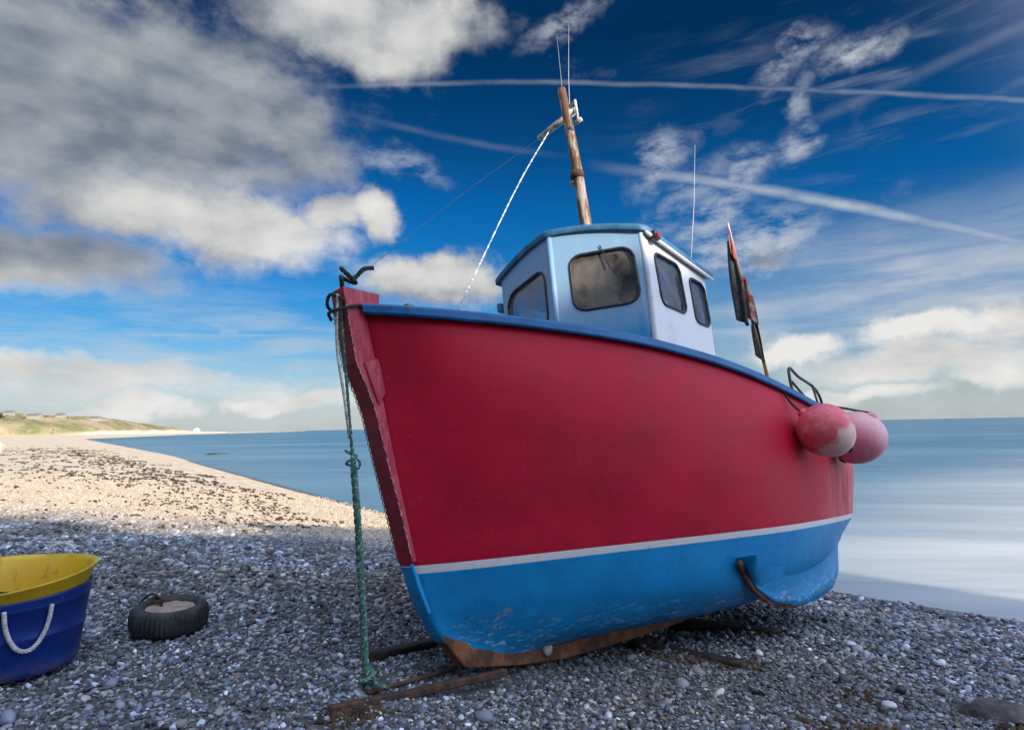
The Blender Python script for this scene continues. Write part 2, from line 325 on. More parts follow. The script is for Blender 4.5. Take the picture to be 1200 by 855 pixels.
# ------------------------------------------------------------------ mesh helpers
def obj(name, verts, faces, m, parent=None, smooth=True, mi=None):
    me = bpy.data.meshes.new(name); me.from_pydata([tuple(v) for v in verts], [], faces)
    for q in (m if isinstance(m, (list, tuple)) else [m]): me.materials.append(q)
    if mi: me.polygons.foreach_set('material_index', mi)
    bm = bmesh.new(); bm.from_mesh(me); bmesh.ops.recalc_face_normals(bm, faces=bm.faces); bm.to_mesh(me); bm.free()
    me.polygons.foreach_set('use_smooth', [smooth] * len(me.polygons)); me.update()
    o = bpy.data.objects.new(name, me); col.objects.link(o)
    if parent: o.parent = parent
    return o
def tag(o, label=None, cat=None, group=None, kind=None):
    for k, v in (('label', label), ('category', cat), ('group', group), ('kind', kind)):
        if v: o[k] = v
    return o
def empty(name, mw=None, loc=(0, 0, 0)):
    o = bpy.data.objects.new(name, None); col.objects.link(o); o.empty_display_size = 0.1
    if mw is not None: o.matrix_world = mw
    else: o.location = loc
    return o
def bevel(o, wd=0.01, seg=2, ang=35):
    b = o.modifiers.new('bevel', 'BEVEL'); b.width = wd; b.segments = seg; b.limit_method = 'ANGLE'; b.angle_limit = R(ang); return o
def cr(pts, n):
    """Catmull-Rom through pts -> n samples"""
    P = [Vector(p) for p in pts]; P = [P[0] * 2 - P[1]] + P + [P[-1] * 2 - P[-2]]; out = []; m = len(P) - 3
    for i in range(n):
        t = i / (n - 1) * m; k = min(int(t), m - 1); t -= k; a, b, c, d = P[k:k + 4]
        out.append(0.5 * ((2 * b) + (c - a) * t + (2 * a - 5 * b + 4 * c - d) * t * t + (3 * b - a - 3 * c + d) * t ** 3))
    return out
def tube_data(path, rad, seg=8, twist=0.0, sq=None):
    """sweep; rad number or fn(u); sq = list of 2d profile points instead of a circle"""
    n = len(path); V = []; Fc = []
    t0 = (path[1] - path[0]).normalized(); up = Vector((0, 0, 1)) if abs(t0.z) < 0.9 else Vector((1, 0, 0))
    a = t0.cross(up).normalized()
    for i, p in enumerate(path):
        t = (path[min(i + 1, n - 1)] - path[max(i - 1, 0)]).normalized()
        a = (a - t * a.dot(t)).normalized(); b = t.cross(a)
        r = rad(i / (n - 1)) if callable(rad) else rad
        for k in range(seg):
            if sq: x, y = sq[k]
            else: th = 2 * math.pi * k / seg + twist * i; x, y = math.cos(th), math.sin(th)
            V.append(p + (a * x + b * y) * r)
    for i in range(n - 1):
        for k in range(seg):
            k2 = (k + 1) % seg; Fc.append((i * seg + k, i * seg + k2, (i + 1) * seg + k2, (i + 1) * seg + k))
    Fc.append(tuple(range(seg))[::-1]); Fc.append(tuple((n - 1) * seg + k for k in range(seg)))
    return V, Fc
def tube(name, pts, rad, m, parent=None, n=None, seg=8, **kw):
    path = cr(pts, n) if n else [Vector(p) for p in pts]
    V, Fc = tube_data(path, rad, seg, **kw); return obj(name, V, Fc, m, parent)
def rope(name, pts, rad, m, parent=None, n=160, strands=3, pitch=0.12):
    """laid rope: helical strands"""
    path = cr(pts, n); V = []; Fc = []; L = [0]
    for i in range(1, n): L.append(L[-1] + (path[i] - path[i - 1]).length)
    t0 = (path[1] - path[0]).normalized(); a = t0.cross(Vector((0.3, 0.9, 0.1))).normalized(); fr = []
    for i, p in enumerate(path):
        t = (path[min(i + 1, n - 1)] - path[max(i - 1, 0)]).normalized(); a = (a - t * a.dot(t)).normalized(); fr.append((a.copy(), t.cross(a)))
    for s in range(strands):
        q = []
        for i, p in enumerate(path):
            r = rad(i / (n - 1)) if callable(rad) else rad
            th = 2 * math.pi * (s / strands + L[i] / pitch); q.append(p + (fr[i][0] * math.cos(th) + fr[i][1] * math.sin(th)) * r * 0.5)
        v, f = tube_data(q, (lambda u: (rad(u) if callable(rad) else rad) * 0.56), 6)
        o = len(V); V += v; Fc += [tuple(o + k for k in ff) for ff in f]
    return obj(name, V, Fc, m, parent)
def box_pts(c, sx, sy, sz):
    x, y, z = c; return [(x + a * sx / 2, y + b * sy / 2, z + d * sz / 2) for a in (-1, 1) for b in (-1, 1) for d in (-1, 1)]
BF = [(0, 1, 3, 2), (4, 6, 7, 5), (0, 4, 5, 1), (2, 3, 7, 6), (0, 2, 6, 4), (1, 5, 7, 3)]
def box(name, c, s, m, parent=None, bv=0.006): return bevel(obj(name, box_pts(c, *s), BF, m, parent, smooth=False), bv)
def lathe(name, prof, m, parent=None, seg=48, fn=None, closed=False):
    V = []; Fc = []; n = len(prof)
    for k in range(seg):
        th = 2 * math.pi * k / seg
        for r, z in prof:
            p = Vector((r * math.cos(th), r * math.sin(th), z))
            V.append(fn(p, th) if fn else p)
    for k in range(seg):
        k2 = (k + 1) % seg
        for i in range(n - 1 + (1 if closed else 0)):
            j = (i + 1) % n
            Fc.append((k * n + i, k2 * n + i, k2 * n + j, k * n + j))
    return obj(name, V, Fc, m, parent)

# ------------------------------------------------------------------ terrain
SEA = -1.05
def shore(m):
    return float(np.interp(m, [-4000, -40, 15, 42, 80, 120, 434, 900, 2500], [9.8, 9.8, 9.8, 14, 20, 25, 64, 250, 1200]))
def h_land(x, y, fine=True):
    m = -.694 * x + .72 * y; nn = .72 * x + .694 * y
    d = shore(m) - nn
    if d < 0: z = SEA + 0.134 * d
    else:
        z = min(SEA + 0.134 * d, 0.0) if d < 7.2 else 0.0
        if d < 7.2: z = SEA + 0.134 * d
        k = (d - 7.0); 
        z = SEA + 0.134 * d if k < -1 else (lambda q: q)(-0.5 * (math.sqrt((SEA + 0.134 * d) ** 2 + 0.006) - (SEA + 0.134 * d)))
        z += min(max(d - 30, 0) * 0.004, 1.2)
    z = max(z, -3.5)
    rx, ry = x + .3694, y - 4.0612; ks = rx * .669 + ry * .743; kt = rx * .743 - ry * .669
    if -.6 < ks < 4.6: z -= .075 * math.exp(-((kt - .08) / .26) ** 2) * min(1, (ks + .6) / .5, (4.6 - ks) / .6)
    if fine:
        a = mnoise.noise(Vector((x * .9, y * .9, 3.1))) * 0.020 + mnoise.noise(Vector((x * .28, y * .28, 7.7))) * 0.04
        z += a * (1.0 if d > 0.5 else 0.4)
    return z
V = []; Fc = []; NA = 300; rs = [0.0] + list(np.geomspace(0.4, 2600, 170))
for r in rs:
    for k in range(NA):
        th = 2 * math.pi * k / NA; V.append((r * math.cos(th), r * math.sin(th), 0))
V = [(x, y, h_land(x, y)) for x, y, _ in V]
for i in range(len(rs) - 1):
    for k in range(NA):
        k2 = (k + 1) % NA; Fc.append((i * NA + k, i * NA + k2, (i + 1) * NA + k2, (i + 1) * NA + k))
m_beach, n = mat('shingle_ground'); v = n.new('ShaderNodeNewGeometry').outputs['Position']
camd = n.vm('LENGTH', v, out=1)
v1 = n.new('ShaderNodeTexVoronoi'); n.put(v1.inputs['Vector'], v); v1.inputs['Scale'].default_value = 26
v2 = n.new('ShaderNodeTexVoronoi'); n.put(v2.inputs['Vector'], v); v2.inputs['Scale'].default_value = 7
def pcol(n, cout):
    r = n.sep(cout)[0]
    return n.ramp(r, [(0.0, (0.05, 0.05, 0.055)), (0.18, (0.14, 0.135, 0.135)), (0.4, (0.25, 0.235, 0.22)), (0.62, (0.36, 0.31, 0.26)), (0.8, (0.44, 0.42, 0.40)), (1.0, (0.62, 0.60, 0.57))])
c = n.mix(0.35, pcol(n, v1.outputs['Color']), pcol(n, v2.outputs['Color']))
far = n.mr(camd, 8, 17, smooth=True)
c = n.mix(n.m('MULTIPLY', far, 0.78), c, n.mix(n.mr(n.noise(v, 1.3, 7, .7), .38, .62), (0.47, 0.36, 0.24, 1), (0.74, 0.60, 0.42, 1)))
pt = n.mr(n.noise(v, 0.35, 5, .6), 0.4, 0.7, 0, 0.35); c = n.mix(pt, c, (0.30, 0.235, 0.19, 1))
c = n.mix(n.mr(camd, 14, 7, 0, .8), c, (0.045, 0.045, 0.05, 1))  # near ground coloured dark to stand for the shaded gaps between pebbles
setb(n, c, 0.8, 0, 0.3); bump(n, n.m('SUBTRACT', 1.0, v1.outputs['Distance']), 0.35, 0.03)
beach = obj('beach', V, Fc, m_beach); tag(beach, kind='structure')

m_sea, n = mat('sea_water'); v = n.new('ShaderNodeNewGeometry').outputs['Position']
px, py, pz = n.sep(v)
nn_ = n.m('ADD', n.m('MULTIPLY', px, .72), n.m('MULTIPLY', py, .694)); mm_ = n.m('ADD', n.m('MULTIPLY', px, -.694), n.m('MULTIPLY', py, .72))
sv = n.comb(n.m('MULTIPLY', px, 0.06), n.m('ADD', n.m('MULTIPLY', py, 0.55), n.m('MULTIPLY', px, 0.16)), 0)
st = n.noise(sv, 1.0, 6, 0.6, dist=0.6)
sv2 = n.comb(n.m('MULTIPLY', px, 0.012), n.m('MULTIPLY', py, 0.06), 0)
st2 = n.noise(sv2, 1.0, 5, 0.6)
# milky surf spread along the shore (slow surf mist), deeper blue away from it
mist = n.m('ADD', n.mr(nn_, 75, 12, 0.15, 1.0), n.mr(st2, 0.4, 0.65, -0.3, 0.25))
mist = n.m('MULTIPLY', mist, n.mr(mm_, 10, -2, 0.12, 1.0, smooth=True))
mist = n.m('MULTIPLY', mist, n.mr(st, 0.30, 0.66, 0.62, 1.12))
c = n.mix(n.mr(st2, .35, .65), (0.012, 0.085, 0.15, 1), (0.03, 0.14, 0.21, 1))
c = n.mix(n.m('MINIMUM', n.m('MAXIMUM', mist, 0.0), 0.85), c, (0.56, 0.56, 0.56, 1))
setb(n, c, n.mr(st, .3, .7, 0.25, 0.45), 0, 0.5)
bump(n, n.m('ADD', n.noise(n.mapping(v, sc=(0.25, 1.1, 1)), 1.0, 5, .6), n.m('MULTIPLY', st, 1.5)), 0.35, 0.12)
rsea = [1] + list(np.geomspace(4, 30000, 40)); V = []; Fc = []
for r in rsea:
    for k in range(96): th = 2 * math.pi * k / 96; V.append((r * math.cos(th), r * math.sin(th), SEA))
for i in range(len(rsea) - 1):
    for k in range(96):
        k2 = (k + 1) % 96; Fc.append((i * 96 + k, i * 96 + k2, (i + 1) * 96 + k2, (i + 1) * 96 + k))
sea = obj('sea', V, Fc, m_sea); tag(sea, kind='structure')
# wet dark edge of the shingle where the swash stops
m_wet = worn('wet_shingle', (0.045, 0.04, 0.04), (0.09, 0.08, 0.075), 6, 0.3, 0.6, 0.02)
V = []; Fc = []
for i, m in enumerate(np.linspace(-14, 60, 150)):
    ns = shore(m) - 0.05 + 0.10 * mnoise.noise(Vector((m * .5, 0, 0)))
    for off in (-0.24 + 0.14 * mnoise.noise(Vector((m * 1.7, 5, 0))), 0.14):
        q = ns + off; x = -.694 * m + .72 * q; y = .72 * m + .694 * q
        V.append((x, y, max(h_land(x, y), SEA) + 0.012))
for i in range(149): Fc.append((2 * i, 2 * i + 1, 2 * i + 3, 2 * i + 2))
tag(obj('wet_shingle_edge', V, Fc, m_wet), kind='structure')

# headland with chalk cliffs
pathh = [(-2300, 900), (-1500, 820), (-1050, 900), (-860, 960), (-790, 1040), (-770, 1130), (-765, 1230), (-765, 1330), (-772, 1420), (-790, 1500), (-900, 1640), (-2400, 1800)]
hts = [60, 42, 36, 37, 38, 37, 34, 29, 20, 8, 4, 3]
PP = cr([(x, y, h) for (x, y), h in zip(pathh, hts)], 260); V = []; Fc = []
prof = [(-4, -3), (0, 0.0), (3, 0.34), (14, 0.42), (40, 0.72), (90, 0.95), (180, 1.05), (420, 1.2)]
for i, p in enumerate(PP):
    t = (PP[min(i + 1, 259)] - PP[max(i - 1, 0)]); t.z = 0; t.normalize(); nrm = Vector((-t.y, t.x, 0))
    for j, (o_, f_) in enumerate(prof):
        q = p + nrm * o_; hh = p.z * f_ * (1 + 0.30 * mnoise.noise(Vector((i * .09, j * .5, 2))) + 0.12 * mnoise.noise(Vector((i * .5, j, 5)))) if j > 1 else (SEA - 2 if j == 0 else SEA + 1)
        V.append((q.x, q.y, hh))
for i in range(259):
    for j in range(len(prof) - 1):
        a = i * len(prof) + j; Fc.append((a, a + 1, a + len(prof) + 1, a + len(prof)))
m_hill, n = mat('headland_turf_and_chalk'); ge = n.new('ShaderNodeNewGeometry'); v = ge.outputs['Position']; px, py, pz = n.sep(v)
c = n.mix(n.mr(n.noise(v, 0.02, 6, .65), 0.42, 0.58), (0.15, 0.15, 0.07, 1), (0.30, 0.24, 0.15, 1))
c = n.mix(n.mr(n.noise(v, 0.045, 4, .6), 0.60, 0.68), c, (0.035, 0.06, 0.015, 1))
chk = n.mr(n.m('ADD', pz, n.m('MULTIPLY', n.noise(v, 0.03, 4, .6), 10)), 15, 11)
chk = n.m('MULTIPLY', chk, n.mr(py, 1040, 1110))
c = n.mix(n.mr(pz, 5, 2), c, (0.30, 0.24, 0.17, 1)); c = n.mix(chk, c, (0.46, 0.41, 0.33, 1)); setb(n, c, 0.9, 0, 0.1)
tag(obj('headland_hills', V, Fc, m_hill), kind='structure')
from mathutils.bvhtree import BVHTree
hill_bvh = BVHTree.FromPolygons([Vector(q) for q in V], Fc)
m_render_ = worn('pale_render', (0.34, 0.31, 0.27), (0.28, 0.26, 0.23), 0.5, 0.9)
m_slate = worn('slate_roof', (0.16, 0.13, 0.12), (0.12, 0.11, 0.11), 0.5, 0.9)
for (hx, hy, wd, lab) in ((-905, 1075, 15, 'small pale cottage on the headland ridge, leftmost of the four'), (-868, 1085, 22, 'widest pale house on the headland ridge, second from the left'), (-835, 1105, 13, 'pale cottage on the headland, just right of the widest house'), (-812, 1165, 16, 'pale cottage on the headland nearest the chalk cliffs, rightmost of the four')):
    hit = hill_bvh.ray_cast(Vector((hx, hy, 300)), Vector((0, 0, -1)))[0]
    hz = hit.z - 1 if hit else 30
    he = empty('cottage', loc=(hx, hy, hz)); tag(he, lab, 'house', 'houses on the far headland')
    a_, b_, c_ = wd / 2, 4.5, 7.0
    obj('wall', [(-a_, -b_, 0), (a_, -b_, 0), (a_, b_, 0), (-a_, b_, 0), (-a_, -b_, c_), (a_, -b_, c_), (a_, b_, c_), (-a_, b_, c_), (-a_, 0, c_ + 3.4), (a_, 0, c_ + 3.4)],
        [(0, 1, 5, 4), (1, 2, 6, 9, 5), (2, 3, 7, 6), (3, 0, 4, 8, 7), (0, 3, 2, 1), (4, 5, 9, 8), (6, 7, 8, 9)], m_render_, he, smooth=False)
    e_ = .5
    obj('roof', [(-a_ - e_, -b_ - e_, c_ - .1), (a_ + e_, -b_ - e_, c_ - .1), (a_ + e_, 0, c_ + 3.9), (-a_ - e_, 0, c_ + 3.9), (a_ + e_, b_ + e_, c_ - .1), (-a_ - e_, b_ + e_, c_ - .1),
                 (-a_ - e_, -b_ - e_, c_ + .2), (a_ + e_, -b_ - e_, c_ + .2), (a_ + e_, 0, c_ + 4.2), (-a_ - e_, 0, c_ + 4.2), (a_ + e_, b_ + e_, c_ + .2), (-a_ - e_, b_ + e_, c_ + .2)],
        [(0, 1, 2, 3), (3, 2, 4, 5), (6, 9, 8, 7), (9, 11, 10, 8), (0, 6, 7, 1), (5, 4, 10, 11), (0, 3, 9, 6), (3, 5, 11, 9), (1, 7, 8, 2), (2, 8, 10, 4)], m_slate, he, smooth=False)
m_chalk = worn('white_chalk', (0.52, 0.48, 0.42), (0.40, 0.37, 0.32), 0.3, 0.9)
def rock(name, c, r, sc, m, seed, sub=3, amp=0.35, fr=1.2):
    bm = bmesh.new(); bmesh.ops.create_icosphere(bm, subdivisions=sub, radius=1)
    for vv in bm.verts:
        k = 1 + amp * mnoise.noise(vv.co * fr + Vector((seed, 0, 0))) + amp * .4 * mnoise.noise(vv.co * fr * 3 + Vector((seed, 9, 0)))
        vv.co = Vector((vv.co.x * sc[0], vv.co.y * sc[1], vv.co.z * sc[2])) * k * r
    me = bpy.data.meshes.new(name); bm.to_mesh(me); bm.free(); me.materials.append(m)
    me.polygons.foreach_set('use_smooth', [True] * len(me.polygons))
    o = bpy.data.objects.new(name, me); o.location = c; col.objects.link(o); return o
tag(rock('chalk_stack', (-771, 1462, 4), 9, (1, 1, 1.0), m_chalk, 3), 'small white chalk stack at the far tip of the headland', 'sea stack')
tag(rock('chalk_boulder', (-43.2, 49.5, 0.35), 1.0, (1.2, 1, .75), m_chalk, 8), 'pale chalk boulder on the sunlit shingle at the left edge', 'boulder')
m_dkrock = worn('dark_wet_rock', (0.03, 0.035, 0.04), (0.07, 0.07, 0.07), 3, 0.5)
tag(rock('sea_rock', (-34.6, 70.0, SEA), 1.0, (1.3, .7, .16), m_dkrock, 5), 'low dark rock breaking the calm sea beyond the beach', 'rock')
m_brrock = worn('brown_beach_rock', (0.045, 0.042, 0.045), (0.11, 0.10, 0.10), 7, 0.8, 0.8, 0.03)
tag(rock('beach_boulder', (3.12, 4.12, h_land(3.12, 4.12) - 0.02), 0.21, (1.2, 1, .5), m_brrock, 12), 'low brown boulder in the shingle at the bottom right', 'boulder')

# unseen shadow caster behind the viewer, shaped to keep the near beach in shade
V = []; Fc = []; NX = 260
for i in range(NX):
    x = -90 + 122.5 * i / (NX - 1)
    top = float(np.interp(x, [-70, 15, 18, 21, 24, 27, 30, 31.8, 32.4], [20.5, 20.5, 19.6, 17.6, 18.2, 19.6, 20.4, 20.0, 12.0])) + 0.35 * mnoise.noise(Vector((x * .11, 1, 0))) + 0.5 * mnoise.noise(Vector((x * .6, 4, 0)))
    yb = -20 + 2 * mnoise.noise(Vector((x * .08, 8, 0)))
    for (dy, fz) in ((2.5, -.2), (1.5, .15), (.6, .5), (0, .82), (-.6, 1), (-6, 1.03), (-30, 1.0), (-31, -.1)):
        V.append((x + random.uniform(-.3, .3), yb + dy + random.uniform(-.3, .3), top * fz))
for i in range(NX - 1):
    for j in range(7): a = i * 8 + j; Fc.append((a, a + 1, a + 9, a + 8))
m_shade_cliff = worn('shade_cliff_chalk', (0.55, 0.50, 0.42), (0.32, 0.28, 0.20), 0.35, 0.95, 0.8, 0.3)
tag(obj('shade_cliff', V, Fc, m_shade_cliff), kind='structure')

# ------------------------------------------------------------------ shingle: loose pebbles as instances on a point mesh
N1 = 1250000
D_ = np.sqrt(rng.uniform(1.6 ** 2, 24 ** 2, N1)); keepd = rng.uniform(0, 1, N1) < np.clip((5.0 / D_) ** 1.5, 0.22, 1.0) * np.clip((24 - D_) / 10, 0, 1); D_ = D_[keepd]
X_ = D_ * rng.uniform(-1.02, 1.02, len(D_))
mm = -.694 * X_ + .72 * D_; nn = .72 * X_ + .694 * D_
ok = nn < np.array([shore(a) for a in mm]) + 0.02; X_ = X_[ok]; D_ = D_[ok]
N1 = len(X_)
sz = rng.gamma(6, 1 / 6, N1) * 0.0128 * np.clip(D_ / 5.0, 0.85, 2.1); sz = np.where(rng.uniform(0, 1, N1) < .012, sz * 2.1, sz); sz = np.clip(sz, 0.006, 0.05)
pts = [(x, y, h_land(x, y) + s * (random.uniform(-.25, .75) if y < 9 else random.uniform(-.3, .3))) for x, y, s in zip(X_.tolist(), D_.tolist(), sz.tolist())]
me = bpy.data.meshes.new('shingle'); me.from_pydata(pts, [], [])
pal = np.array([(.022, .023, .03), (.06, .065, .08), (.12, .13, .16), (.20, .22, .26), (.28, .25, .22), (.33, .33, .35), (.42, .36, .29), (.54, .55, .57), (.80, .80, .80), (.20, .115, .075)])
wts = np.array([.24, .19, .17, .14, .07, .08, .04, .05, .015, .01]); wts /= wts.sum()
pc = pal[rng.choice(len(pal), N1, p=wts)] * rng.uniform(.85, 1.15, (N1, 1))
# brown weed-stained drifts and darker damp drifts
pn = np.array([mnoise.noise(Vector((x * .55, y * .55, 40))) for x, y in zip(X_.tolist(), D_.tolist())])
pc *= (0.92 + 0.6 * np.clip(pn, -.6, .6))[:, None]
fb = np.clip((D_ - 9.5) / 5.0 + pn * .3, 0, .88)[:, None]; 
wm = np.array([mnoise.noise(Vector((x * .35 - y * .2, y * .5, 11))) for x, y in zip(X_.tolist(), D_.tolist())])
wm = np.clip(wm * 1.6 + .15, 0, 1)[:, None] * rng.uniform(.2, 1, (N1, 1))
pc = pc * (np.array([[.84, .96, 1.18]]) * (1 - wm) + np.array([[1.15, 1.0, .86]]) * wm); pc = pc * (1 - fb) + np.array([[.50, .39, .265]]) * fb * rng.uniform(.7, 1.15, (N1, 1))
a = me.attributes.new('pcol', 'FLOAT_COLOR', 'POINT'); a.data.foreach_set('color', np.concatenate([pc, np.ones((N1, 1))], 1).astype(np.float32).ravel())
scv = np.stack([sz * rng.uniform(.8, 1.35, N1), sz * rng.uniform(.75, 1.1, N1), sz * rng.uniform(.45, .8, N1)], 1)
a = me.attributes.new('psc', 'FLOAT_VECTOR', 'POINT'); a.data.foreach_set('vector', scv.astype(np.float32).ravel())
rov = np.stack([rng.normal(0, .35, N1), rng.normal(0, .35, N1), rng.uniform(0, 6.28, N1)], 1)
a = me.attributes.new('pro', 'FLOAT_VECTOR', 'POINT'); a.data.foreach_set('vector', rov.astype(np.float32).ravel())
m_peb, n = mat('pebble_stone'); at = n.new('ShaderNodeAttribute', attribute_type='INSTANCER', attribute_name='pcol')
v = objc(n); c = n.mix(n.mr(n.noise(v, 1.2, 3, .6), .35, .7, 0, .35), at.outputs['Color'], (0.3, 0.28, 0.27, 1))
setb(n, c, 0.6, 0, 0.4)
me.materials.append(m_peb)
sh = bpy.data.objects.new('shingle', me); col.objects.link(sh)
tag(sh, 'loose grey, white and brown pebbles covering the near beach', 'shingle', kind='stuff')
ng = bpy.data.node_groups.new('pebble_scatter', 'GeometryNodeTree')
ng.interface.new_socket('Geometry', in_out='INPUT', socket_type='NodeSocketGeometry'); ng.interface.new_socket('Geometry', in_out='OUTPUT', socket_type='NodeSocketGeometry')
gi = ng.nodes.new('NodeGroupInput'); go = ng.nodes.new('NodeGroupOutput')
ico = ng.nodes.new('GeometryNodeMeshIcoSphere'); ico.inputs['Radius'].default_value = 1; ico.inputs['Subdivisions'].default_value = 2
nz = ng.nodes.new('ShaderNodeTexNoise'); nz.inputs['Scale'].default_value = 1.1; nz.inputs['Detail'].default_value = 1
sub_ = ng.nodes.new('ShaderNodeVectorMath'); sub_.operation = 'SUBTRACT'; sub_.inputs[1].default_value = (.5, .5, .5)
mul_ = ng.nodes.new('ShaderNodeVectorMath'); mul_.operation = 'MULTIPLY'; mul_.inputs[1].default_value = (.9, .9, .9)
sp = ng.nodes.new('GeometryNodeSetPosition'); ss = ng.nodes.new('GeometryNodeSetShadeSmooth'); sm = ng.nodes.new('GeometryNodeSetMaterial'); sm.inputs['Material'].default_value = m_peb
iop = ng.nodes.new('GeometryNodeInstanceOnPoints')
na1 = ng.nodes.new('GeometryNodeInputNamedAttribute'); na1.data_type = 'FLOAT_VECTOR'; na1.inputs[0].default_value = 'psc'
na2 = ng.nodes.new('GeometryNodeInputNamedAttribute'); na2.data_type = 'FLOAT_VECTOR'; na2.inputs[0].default_value = 'pro'
e2r = ng.nodes.new('FunctionNodeEulerToRotation')
L = ng.links.new
L(nz.outputs['Color'], sub_.inputs[0]); L(sub_.outputs[0], mul_.inputs[0]); L(ico.outputs['Mesh'], sp.inputs['Geometry']); L(mul_.outputs[0], sp.inputs['Offset'])
L(sp.outputs[0], ss.inputs[0]); L(ss.outputs[0], sm.inputs[0]); L(gi.outputs[0], iop.inputs['Points']); L(sm.outputs[0], iop.inputs['Instance'])
L(na1.outputs[0], iop.inputs['Scale']); L(na2.outputs[0], e2r.inputs[0]); L(e2r.outputs[0], iop.inputs['Rotation']); L(iop.outputs[0], go.inputs[0])
md = sh.modifiers.new('scatter', 'NODES'); md.node_group = ng

# stranded seaweed
m_weed = worn('dried_seaweed', (0.028, 0.017, 0.010), (0.105, 0.055, 0.026), 8, 0.8, 0.6, 0.02)
V = []; Fc = []
def weed(x, y, s, hgt, ang):
    o = len(V); z = h_land(x, y) + 0.01; k = 9; ca, sa = math.cos(ang), math.sin(ang)
    V.append((x, y, z + hgt))
    for ring, rr, hz in ((0, .5, .75), (1, 1.0, -.1)):
        for i in range(k):
            th = 2 * math.pi * i / k; r = s * rr * random.uniform(.45, 1.35); dx = r * math.cos(th) * 2.1; dy = r * math.sin(th) * .7
            V.append((x + dx * ca - dy * sa, y + dx * sa + dy * ca, z + hgt * hz * random.uniform(.3, 1.3)))
    for i in range(k): j = (i + 1) % k; Fc.append((o, o + 1 + i, o + 1 + j)); Fc.append((o + 1 + i, o + 1 + k + i, o + 1 + k + j, o + 1 + j))
SA = math.atan2(.72, -.694)
for line_d, m0, m1, cnt, jit in ((3.0, 13, 34, 150, .35), (4.6, 12, 45, 200, .5), (6.2, 11, 60, 210, .7), (8.5, 12, 75, 220, 1.3), (12, 16, 90, 190, 2.2), (17, 24, 110, 110, 4)):
    for _ in range(cnt):
        m = m0 + (m1 - m0) * random.random() ** 1.4; d = line_d + random.gauss(0, jit) + 0.6 * math.sin(m * .5)
        q = shore(m) - max(d, 1.8); x = -.694 * m + .72 * q; y = .72 * m + .694 * q
        sc_ = 0.020 + 0.0021 * y
        for __ in range(random.randint(1, 3)):
            weed(x + random.gauss(0, sc_ * 2.5), y + random.gauss(0, sc_ * 1.2), sc_ * random.uniform(.5, 1.6), .04, SA + random.gauss(0, .4))
for (x, y, s) in ((1.45, 3.25, .10), (2.0, 3.6, .09), (2.35, 4.3, .07), (2.9, 5.6, .08), (2.4, 6.1, .10), (-.93, 3.36, .05), (-.86, 3.42, .05), (1.6, 4.9, .09), (1.3, 5.0, .1), (3.1, 3.9, .06), (2.65, 3.5, .08), (-2.6, 8.2, .12), (-3.3, 8.5, .1), (-1.6, 8.0, .09), (0.4, 3.15, .05), (-.3, 9, .1)):
    for _ in range(60): weed(x + random.gauss(0, s * 1.7), y + random.gauss(0, s * 1.1), s * random.uniform(.12, .36), .018, random.uniform(0, 6))
tag(obj('seaweed', V, Fc, m_weed), 'dark dried seaweed stranded in lines on the shingle', 'seaweed', kind='stuff')

# ------------------------------------------------------------------ the boat (local: x aft, y starboard, z up)
O_ = Vector((-0.3694, 4.0612, -0.05)); A_ = Vector((0.66750, 0.74133, -0.06976)); Pt = Vector((0.74241, -0.65541, 0.13884)); Uu = Vector((-0.05720, 0.14446, 0.98786))
BM = Matrix((A_, -Pt, Uu)).transposed().to_4x4(); BM.translation = O_
boat = empty('fishing_boat', BM)
tag(boat, 'red and blue clinker-free wooden fishing boat beached bow first with pale blue wheelhouse', 'boat')
boat['label'] = 'red and blue fishing boat drawn up on the shingle with pale blue wheelhouse'
def L3(s, t, z): return Vector((s, -t, z))
def W(s, t, z): return BM @ L3(s, t, z)
NU = 60
G = {
 'keel': [(0.02, .045, .03), (.5, .05, -.02), (1, .05, -.05), (2.4, .05, -.10), (4, .05, -.06), (5, .05, .12)],
 'b1': [(-.20, .045, .22), (.2, .10, .14), (.8, .26, .08), (1.7, .55, .03), (2.7, .78, .0), (3.8, .82, .03), (5, .66, .20)],
 'b2': [(-.31, .045, .40), (0, .20, .38), (.8, .50, .34), (1.8, .92, .28), (2.75, 1.16, .25), (4, 1.20, .28), (5, 1.08, .40)],
 'wl0': [(-.395, .045, .622), (-.05, .29, .622), (.78, .635, .622), (1.9, 1.08, .622), (2.76, 1.32, .622), (4, 1.37, .622), (5, 1.30, .622)],
 'wl1': [(-.42, .045, .672), (-.06, .305, .672), (.78, .655, .672), (1.9, 1.10, .672), (2.76, 1.335, .672), (4, 1.385, .672), (5, 1.32, .672)],
 'm1': [(-.545, .045, 1.22), (-.1, .42, 1.21), (.8, .84, 1.20), (1.9, 1.22, 1.18), (2.9, 1.40, 1.16), (4, 1.46, 1.15), (5, 1.43, 1.16)],
 'm2': [(-.66, .045, 1.80), (-.2, .50, 1.77), (.7, .90, 1.73), (1.8, 1.22, 1.68), (2.9, 1.38, 1.60), (4, 1.42, 1.50), (5, 1.38, 1.48)],
 'sh': [(-.745, .06, 2.28), (-.5, .33, 2.229), (0, .58, 2.205), (.5, .80, 2.175), (1, .98, 2.140), (1.5, 1.1, 2.102), (2, 1.2, 2.055), (2.5, 1.27, 2.0), (3, 1.31, 1.945), (3.5, 1.34, 1.885), (4, 1.35, 1.83), (4.5, 1.34, 1.80), (5, 1.30, 1.785)],
}
def curve(key, n=NU):
    P = cr([Vector(p) for p in G[key]], 400)
    # resample by s with denser ends
    S = np.array([p.x for p in P]); T = np.array([p.y for p in P]); Z = np.array([p.z for p in P])
    u = np.linspace(0, 1, n) ** 1.15; s = S[0] + (S[-1] - S[0]) * u
    return [Vector((a, max(np.interp(a, S, T), .04), np.interp(a, S, Z))) for a in s]
